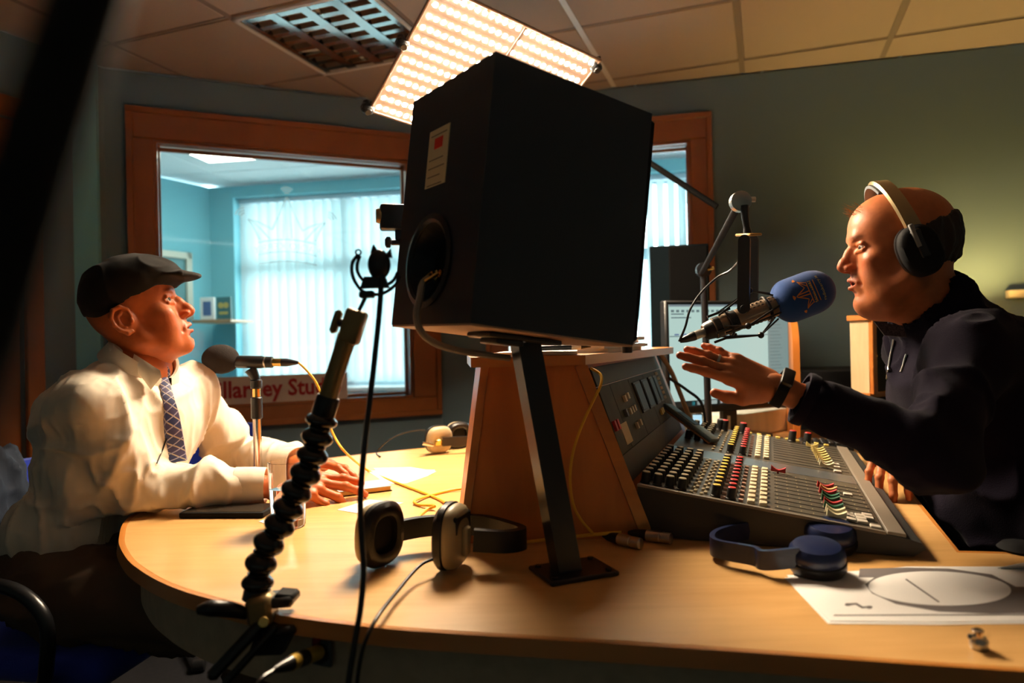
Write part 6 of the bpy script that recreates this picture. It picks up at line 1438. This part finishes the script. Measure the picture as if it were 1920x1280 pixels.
# ================================================================ things at the back and beside the desk
# monitor
ml, mr = P(1256, 672, 2.30), P(1482, 664, 2.52); mz0, mz1 = P(1262, 768, 2.30)[2], P(1258, 574, 2.30)[2]
mw = np.linalg.norm((mr-ml)[:2]); MM = frame(V(*((ml+mr)/2)[:2], (mz0+mz1)/2), V(*(mr-ml)[:2], 0), V(0, 0, 1)); mh = mz1-mz0
tmo = T('computer_monitor', 'wide computer monitor showing a pale program window behind the raised hand', 'monitor', MM)
fz = 1 if MM[1, 2] < 0 else -1
g = G(); g.box((0, 0, -fz*.018), (mw+.026, mh+.040, .034), bev=.006); tmo.part('bezel', g, M['blk'])
M['scrn'] = mat('screen_white', (.02, .02, .02), .3, emit=((.50, .70, .64), .72))
scr = tmo.part('screen', G().box((0, .006, fz*.0), (mw, mh, .002)), M['scrn'])
def sp(x0, x1, y0, y1, col, st, nm): 
    m_ = bpy.data.materials.get('scr_'+nm) or mat('scr_'+nm, (.02, .02, .02), .4, emit=(col, st)); g = G(); g.box(((x0+x1)/2-mw/2, mh/2+.006-(y0+y1)/2, fz*.0014), (x1-x0, y1-y0, .0008)); tmo.part('screen_item', g, m_, parent=scr)
sp(0, mw, mh-.020, mh, (.02, .03, .03), .3, 'taskbar'); sp(mw*.80, mw, .012, mh-.022, (.42, .62, .60), .36, 'side_panel'); sp(0, mw*.80, .105, .108, (.30, .45, .5), .3, 'divider'); sp(0, mw, 0, .007, (.40, .5, .55), .36, 'title')
sp(mw*.20, mw*.36, mh-.017, mh-.004, (.75, .9, .85), .5, 'search')
for k in range(9): sp(mw*(.385+.030*k), mw*(.385+.030*k)+.010, mh-.015, mh-.005, ((.8, .8, .8), (.9, .6, .1), (.1, .7, .6), (.1, .6, .2), (.8, .15, .2), (.2, .2, .3), (.1, .4, .9), (.1, .6, .9), (.8, .8, .5))[k], .6, 'icon%d' % k)
sp(mw*.16, mw*.16+.012, mh-.016, mh-.004, (.0, .6, .75), .7, 'start')
for k in range(10): sp(.008+.021*k, .008+.021*k+.012, .018, .026, (.25, .38, .40), .35, 'tool')
for k in range(2): sp(.008, .06+.03*k, .030+.012*k, .034+.012*k, (.25, .38, .40), .35, 'line')
for k in range(5): sp(.02+.032*k, .038+.032*k, .098, .103, ((.2, .3, .6), (.2, .3, .6), (.2, .3, .6), (.1, .5, .6), (.8, .7, .2))[k], .4, 'dot%d' % k)
for k in range(22): sp(mw*.815, mw*.815+.045+.02*((k*7) % 3)/3, .022+k*.012, .026+k*.012, (.28, .42, .42), .34, 'list')
g = G(); g.box((0, -mh/2-.08, -fz*.03), (.06, .16, .02)); tmo.part('neck', g, M['blk']); zb_ = DZ-MM[2, 3]; g = G(); g.box((0, zb_+.012, -fz*.02), (.24, .018, .16), bev=.004); tmo.part('foot', g, M['blk'])
# second loudspeaker behind the monitor
s2 = V(*P(1272, 600, 2.66)[:2], 0); M2s = rotz(math.radians(-14), (s2[0]+.015, s2[1]+.03, 0)); zt2, zb2 = P(1290, 463, 2.66)[2], .98
tsp2 = T('second_loudspeaker', 'smaller dark loudspeaker standing behind the computer monitor', 'loudspeaker', M2s)
g = G(); g.box((0, .02, (zt2+zb2)/2), (.215, .24, zt2-zb2), bev=.004); tsp2.part('cabinet', g, mat('speaker_teal_grey', (.004, .0075, .010), .9, spec=.05)); g = G(); g.box((.033, -.107, (zt2+zb2)/2), (.140, .014, zt2-zb2-.012), bev=.004); tsp2.part('grille', g, bpy.data.materials['boom_black'])
tst2 = T('speaker_plinth', 'dark plinth under the smaller loudspeaker', 'plinth', M2s); g = G(); g.box((0, .02, (DZ+.001+zb2)/2), (.19, .22, zb2-DZ-.004), bev=.003); tst2.part('column', g, M['mxside']); g = G(); g.box((0, .02, zb2-.006), (.22, .24, .010)); tst2.part('top_plate', g, M['mxside'])
# curved wooden riser at the right of the monitor with its pale board
er = P(1488, 700, 2.46); 
tri = T('shelf_riser', 'curved beech side panel standing right of the computer monitor', 'shelf', (er[0], er[1], DZ))
zt_ = P(1490, 603, 2.46)[2]; pr_ = []
for a in np.linspace(0, math.pi/2, 10): pr_.append((.10-.08*(1-math.cos(a))*1.0, zt_-DZ-.10+.10*math.sin(a)))
poly = [(-.16, 0), (.06, 0), (.085, .10), (.10, .2)]+pr_+[(-.16, zt_-DZ)]
Mri = frame(V(er[0], er[1], DZ+.001), V(-.28, -.96, 0), V(0, 0, 1)); g = G(); g.prism(poly, -.011, .011, Mri); tri.part('side_panel', g, M['beech'], local=False, smooth=30)
# pale box below the screen
pbx = [P(1365, 812, 2.42), P(1478, 796, 2.62)]
Mpb = frame(V(*pbx[0][:2], DZ), V(*(pbx[1]-pbx[0])[:2], 0), V(0, 0, 1)); wpb = np.linalg.norm((pbx[1]-pbx[0])[:2]); hpb = P(1372, 779, 2.42)[2]-DZ
g = G(); fzb = 1 if Mpb[1, 2] < 0 else -1; g.box((wpb/2, hpb/2+.001, -fzb*.06), (wpb, hpb, .12), Mpb, bev=.003); solo('pale_box', g, wood('pale_wood_screenlit', (.72, .74, .66), (.60, .62, .55), (40, 40, 4), .5), 'pale wooden box below the computer monitor', 'box', tuple(Mpb[:3, 3]), local=False)  # pale wood with the screen's greenish light mixed into its colour
# keyboard
kb0 = Pz(1440, 832, DZ+.02); Mkb = rotz(math.radians(-20), (kb0[0]+.05, kb0[1]+.05, DZ)); tkb = T('keyboard', 'black keyboard between the console and the monitor', 'keyboard', Mkb)
g = G(); g.box((0, 0, .012), (.43, .13, .018), bev=.004); tkb.part('tray', g, M['blkm']); g = G(); g.box((0, 0, 0), (.0155, .0155, .007), bev=.0015); kme = g.mesh('key'); kme.materials.append(M['blk'])
for i in range(20):
    for j in range(5): tkb.inst('key', kme, (-.195+i*.0205, -.045+j*.0215, .0245))
# bright phone screen behind the console
ph = P(1308, 796, 2.22); tph = T('charging_phone', 'small phone with lit screen standing behind the console', 'phone', frame(ph, V(1, -.2, 0), V(0, .25, 1))); g = G(); g.box((0, 0, 0), (.034, .072, .008), bev=.002); tph.part('shell', g, M['blk']); g = G(); g.box((0, 0, (1 if tph.M[1, 2] < 0 else -1)*.0045), (.028, .062, .001)); tph.part('display', g, mat('phone_lit', (.02, .02, .02), .3, emit=((.45, .75, .9), .8)))
# rack box at the right with black unit
ra = P(1594, 668, 2.30); za, zb3 = P(1594, 600, 2.30)[2], P(1594, 738, 2.30)[2]
Mra = frame(V(ra[0], ra[1], zb3), V(.62, -.785, 0), V(0, 0, 1))     # x along the left side board towards the camera
tra = T('rack_case', 'beech rack case with black bolted unit behind the presenter', 'rack', Mra); hh = za-zb3; dp = .062
n2 = 1 if Mra[0, 2] > 0 else -1
def rb_(nm, c_, sz, m_, par=None): g = G(); g.box(c_, sz, bev=.002); return tra.part(nm, g, m_, par)
rb_('side_board', (dp/2, hh/2, n2*.010), (dp, hh, .018), wood('rack_beech_lit', (.72, .58, .34), (.60, .46, .25), (30, 5, 30), .5)); rb_('top_board', (dp/2, hh+.006, n2*.20), (dp+.01, .018, .42), M['beech']); rb_('bottom_board', (dp/2, -.004, n2*.20), (dp+.01, .018, .42), M['beech']); rb_('front_stile', (dp+.006, hh/2, n2*.014), (.014, hh, .028), M['beech'])  # side board is beech too, its lit tone put into the colour
un = rb_('rack_unit', (dp/2, hh/2, n2*.21), (dp-.004, hh-.012, .36), M['blkm'])
for yb in (hh*.09, hh*.42, hh*.50, hh*.90): g = G(); g.lathe([(.006, 0), (.006, .003), (.003, .004)], frame((dp-.001, yb, n2*.048), V(0, 1, 0), V(0, 0, 1)), 12); tra.part('bolt', g, M['gold'], parent=un)
# dark cabinet under it
cbx = P(1560, 694, 2.75); g = G(); Mcb = rotz(math.radians(-14), (cbx[0]+.28, cbx[1]+.10, 0)); g.box((0, 0, cbx[2]/2+.001), (.95, .40, cbx[2]-.002), bev=.004); solo('dark_cabinet', g, M['blkm'], 'low black cabinet against the right wall behind the rack case', 'cabinet', Mcb)
Mst = rotz(math.radians(-52), (ra[0]+.14, ra[1]+.06, DZ)); g = G(); g.box((0, 0, (zb3-.014-DZ)/2+.001), (.10, .30, zb3-.015-DZ-.002), bev=.002); solo('rack_plinth', g, M['blkm'], 'black plinth carrying the beech rack case', 'plinth', Mst)
# trunking on the right wall
q0, q1 = on_wall(K2, K3, 1884, 552), on_wall(K2, K3, 2100, 552); g = G(); g.box(((q0[0]+q1[0])/2, q0[1], .02), (q1[0]-q0[0], .035, .035), bev=.003); solo('wall_trunking', g, mat('trunking_cream', (.62, .52, .34), .5), 'cream cable trunking on the right wall at the picture edge', 'trunking', MW2)
# assumed standing lamp behind the presenter, unseen, added for the right wall's glow
m = bpy.data.materials.new('assumed_lamp_shade'); m.use_nodes = True; nt = m.node_tree; nt.nodes.clear()
o_ = nt.nodes.new('ShaderNodeOutputMaterial'); di = nt.nodes.new('ShaderNodeBsdfDiffuse'); t2 = nt.nodes.new('ShaderNodeBsdfTranslucent'); mx = nt.nodes.new('ShaderNodeMixShader'); mx.inputs[0].default_value = .6
di.inputs[0].default_value = (.75, .6, .35, 1); t2.inputs[0].default_value = (.85, .72, .42, 1)
nt.links.new(di.outputs[0], mx.inputs[1]); nt.links.new(t2.outputs[0], mx.inputs[2]); nt.links.new(mx.outputs[0], o_.inputs[0]); M['shade'] = m
lpx = P(1880, 660, 2.84); tlm = T('assumed_floor_lamp', 'assumed floor lamp with warm shade hidden behind the presenter, lighting the right wall', 'lamp', (lpx[0], lpx[1], 0)); zl = 1.04
g = G(); g.lathe([(.13, .001), (.13, .012), (.02, .03), (.012, .05)], None, 28); tlm.part('base', g, M['blkmet']); g = G(); g.cyl((0, 0, .04), (0, 0, zl-.02), .010, n=12); tlm.part('pole', g, M['blkmet'])
g = G(); g.lathe([(.115, zl-.04), (.085, zl+.10), (.083, zl+.10), (.113, zl-.04)], None, 32, False, False); tlm.part('shade', g, M['shade']); g = G(); g.ell((0, 0, zl+.02), (.028, .028, .036), None, 14, 10); tlm.part('bulb', g, mat('assumed_lamp_bulb', (1, 1, 1), .4, emit=((1.0, .66, .20), 60.0*ASSUMED_LAMP_W)))
# ---------------------------------------------------------------- chairs
M['blue'] = mat('blue_fabric', (.012, .035, .40), .85, bump=(300, .4, .001), sheen=.2)
def chair(label, x, y, rz, arms, grp, BH=.30):
    t = T('office_chair', label, 'chair', rotz(rz, (x, y, 0)), grp)
    g = G(); g.box((0, 0, .465), (.46, .46, .07), bev=.03, seg=3); t.part('seat', g, M['blue'])
    g = G(); n = 14; v, f = [], []
    for i in range(n+1):
        yy = -.22+.44*i/n
        for j in range(9):
            zz = .52+BH*j/8; xx = -.25-.07*(j/8)+.06*(yy/.22)**2; v += [[xx, yy, zz], [xx-.045, yy, zz]]
    for i in range(n):
        for j in range(8):
            a = (i*9+j)*2; b = ((i+1)*9+j)*2; f += [(a, b, b+2, a+2), (a+1, a+3, b+3, b+1)]
            if i == 0: f.append((a, a+2, a+3, a+1))
            if i == n-1: f.append((b, b+1, b+3, b+2))
        a = (i*9)*2; b = ((i+1)*9)*2; f.append((a, a+1, b+1, b)); a += 16; b += 16; f.append((a, b, b+1, a+1))
    g.add(v, f); t.part('backrest', g, M['blue'], smooth=50)
    g = G(); g.cyl((-.20, 0, .44), (-.27, 0, .62), .018, n=10); t.part('back_bracket', g, M['blk'])
    for k in range(5): a = k*1.2566+.3; g = G(); g.cyl((0, 0, .09), (.28*math.cos(a), .28*math.sin(a), .06), .016, .012, 10); t.part('leg', g, M['blk']); g = G(); g.cyl((.28*math.cos(a), .28*math.sin(a)-.02, .028), (.28*math.cos(a), .28*math.sin(a)+.02, .028), .027, n=14); t.part('caster', g, M['blk'])
    g = G(); g.cyl((0, 0, .08), (0, 0, .44), .025, n=14); t.part('gas_post', g, M['blk'])
    if arms:
        for sy in (-1, 1): g = G(); g.tube(catmull([V(-.12, sy*.24, .44), V(-.12, sy*.29, .50), V(-.10, sy*.30, .60), V(-.02, sy*.30, .655), V(.10, sy*.30, .655), V(.17, sy*.30, .60), V(.16, sy*.29, .50), V(.10, sy*.24, .44)], 6), .013, 10); t.part('armrest', g, M['blkmet'])
    return t
gx_ = bl[0]; chair('blue fabric office chair the guest is sitting on', gx_-.02, bl[1]+.02, math.radians(-10), True, 'blue office chairs')
p = P(372, 900, 2.30); chair('blue fabric office chair empty behind the guest', p[0]-.19, p[1]+.30, math.radians(-75), False, 'blue office chairs', .26)
# dark jacket over the chair back
S = SDF((-1.60, 1.25, .50), (-1.02, 2.1, 1.02), .008); jb = V(gx_-.335, bl[1]+.04, .735)
S.ell(jb+V(.01, -.04, .02), (.07, .25, .13), .03); S.ell(jb+V(-.03, -.15, -.05), (.09, .14, .14), .05); S.ell(jb+V(-.02, -.10, .06), (.075, .17, .07), .04)
v, F = S.mesh(); v = folds(v, F, [((12, 12, 6), .025, 71, 4, None), ((28, 28, 16), .010, 72, 3, None)])
o = link('draped_jacket', smesh('draped_jacket', v-jb, F), mat('dark_denim', (.012, .018, .034), .85, bump=(300, .3, .001))); o.location = jb; tag(o, 'dark grey-blue jacket draped over the guest chair back', 'jacket')
# ---------------------------------------------------------------- office things behind the glass
tpf = T('framed_picture', 'cream framed picture on the office wall behind the guest cap', 'picture', MG)
a_, b_ = on_wall(GL, fc, 268, 455), on_wall(GL, fc, 356, 475); zlo = on_wall(GL, fc, 350, 600)[1]
w_, h_ = b_[0]-a_[0], b_[1]-zlo
for c_, sz in (((a_[0]+w_/2, b_[1]-.025, .015), (w_, .05, .03)), ((a_[0]+w_/2, zlo+.025, .015), (w_, .05, .03)), ((a_[0]+.025, zlo+h_/2, .015), (.05, h_, .03)), ((b_[0]-.025, zlo+h_/2, .015), (.05, h_, .03))): g = G(); g.box(c_, sz, bev=.004); tpf.part('frame', g, mat('frame_cream', (.62, .62, .52), .5) if 'frame_cream' not in bpy.data.materials else bpy.data.materials['frame_cream'])
g = G(); g.box((a_[0]+w_/2, zlo+h_/2, .008), (w_-.08, h_-.08, .008)); tpf.part('print', g, mat('print_teal', (.12, .28, .30), .4))
LO = .30
def on_sh(px, py): w = Ppl(px, py, V(*fc, 0)+MF[:3, 2]*LO, MF[:3, 2]); return (inv(MF)@np.append(w, 1))[:3]
s0, s1 = on_sh(364, 603), on_sh(437, 603)
tsh = T('picture_ledge', 'short wooden picture ledge in the office corner beside the window', 'shelf', MF)
g = G(); g.box(((s0[0]+s1[0])/2, s0[1], LO/2+.02), (s1[0]-s0[0], .022, LO+.02), bev=.003); tsh.part('board', g, wood('ledge_wood', (.50, .30, .16), (.38, .22, .11), (4, 30, 30), .5))
xs = [on_sh(q, 580)[0] for q in (388, 419)]; hz = on_sh(400, 560)[1]-s0[1]
for xx, lab, col in ((xs[0], 'white framed photo on the office picture ledge', (.10, .16, .34)), (xs[1], 'dark framed certificate with gold mark on the office picture ledge', (.05, .16, .17))):
    tp_ = T('photo_frame', lab, 'photo frame', MF); wf_ = .115
    g = G(); g.box((xx, s0[1]+.012+hz/2, LO-.01), (wf_, hz, .016), bev=.003); tp_.part('frame', g, M['white'] if 'white' in lab else mat('frame_dark', (.06, .17, .18), .5)); g = G(); g.box((xx, s0[1]+.012+hz/2, LO-.0015), (wf_-.05, hz-.06, .002)); tp_.part('photo', g, mat('photo_'+lab[:4], col, .4))
    if 'gold' in lab:
        g = G(); g.lathe([(.022, 0), (.022, .002)], rotz(0, (xx-.02, s0[1]+.012+hz*.62, LO)), 12); g.lathe([(.022, 0), (.022, .002)], rotz(0, (xx+.02, s0[1]+.012+hz*.62, LO)), 12); g.box((xx, s0[1]+.012+hz*.28, LO+.001), (.07, .02, .002)); tp_.part('gold_mark', g, mat('gold_print', (.55, .42, .12), .5), kind='stuff')
lo = ceil_pt(428, 283); tlo = T('office_ceiling_light', 'lit ceiling light in the office beyond the big window', 'ceiling light', rotz(ga2, (*lo, CZ))); g = G(); g.box((0, 0, .006), (.58, .46, .02), bev=.003); tlo.part('frame', g, M['tbar2']); g = G(); g.box((0, 0, -.005), (.52, .40, .004)); tlo.part('diffuser', g, mat('office_lamp', (1, 1, 1), .5, emit=((1., .97, .80), 14.)))
# ---------------------------------------------------------------- dark pole close to the lens
pp0, pp1 = P(168, -20, .150), P(12, 470, .135); dpp = unit(pp1-pp0); g = G(); g.cyl(pp0-dpp*.25, pp1+dpp*.10, .0076, n=16); solo('boom_pole', g, M['blkm'], 'out-of-focus black pole crossing the top left corner close to the camera', 'pole', tuple(pp1), local=False)
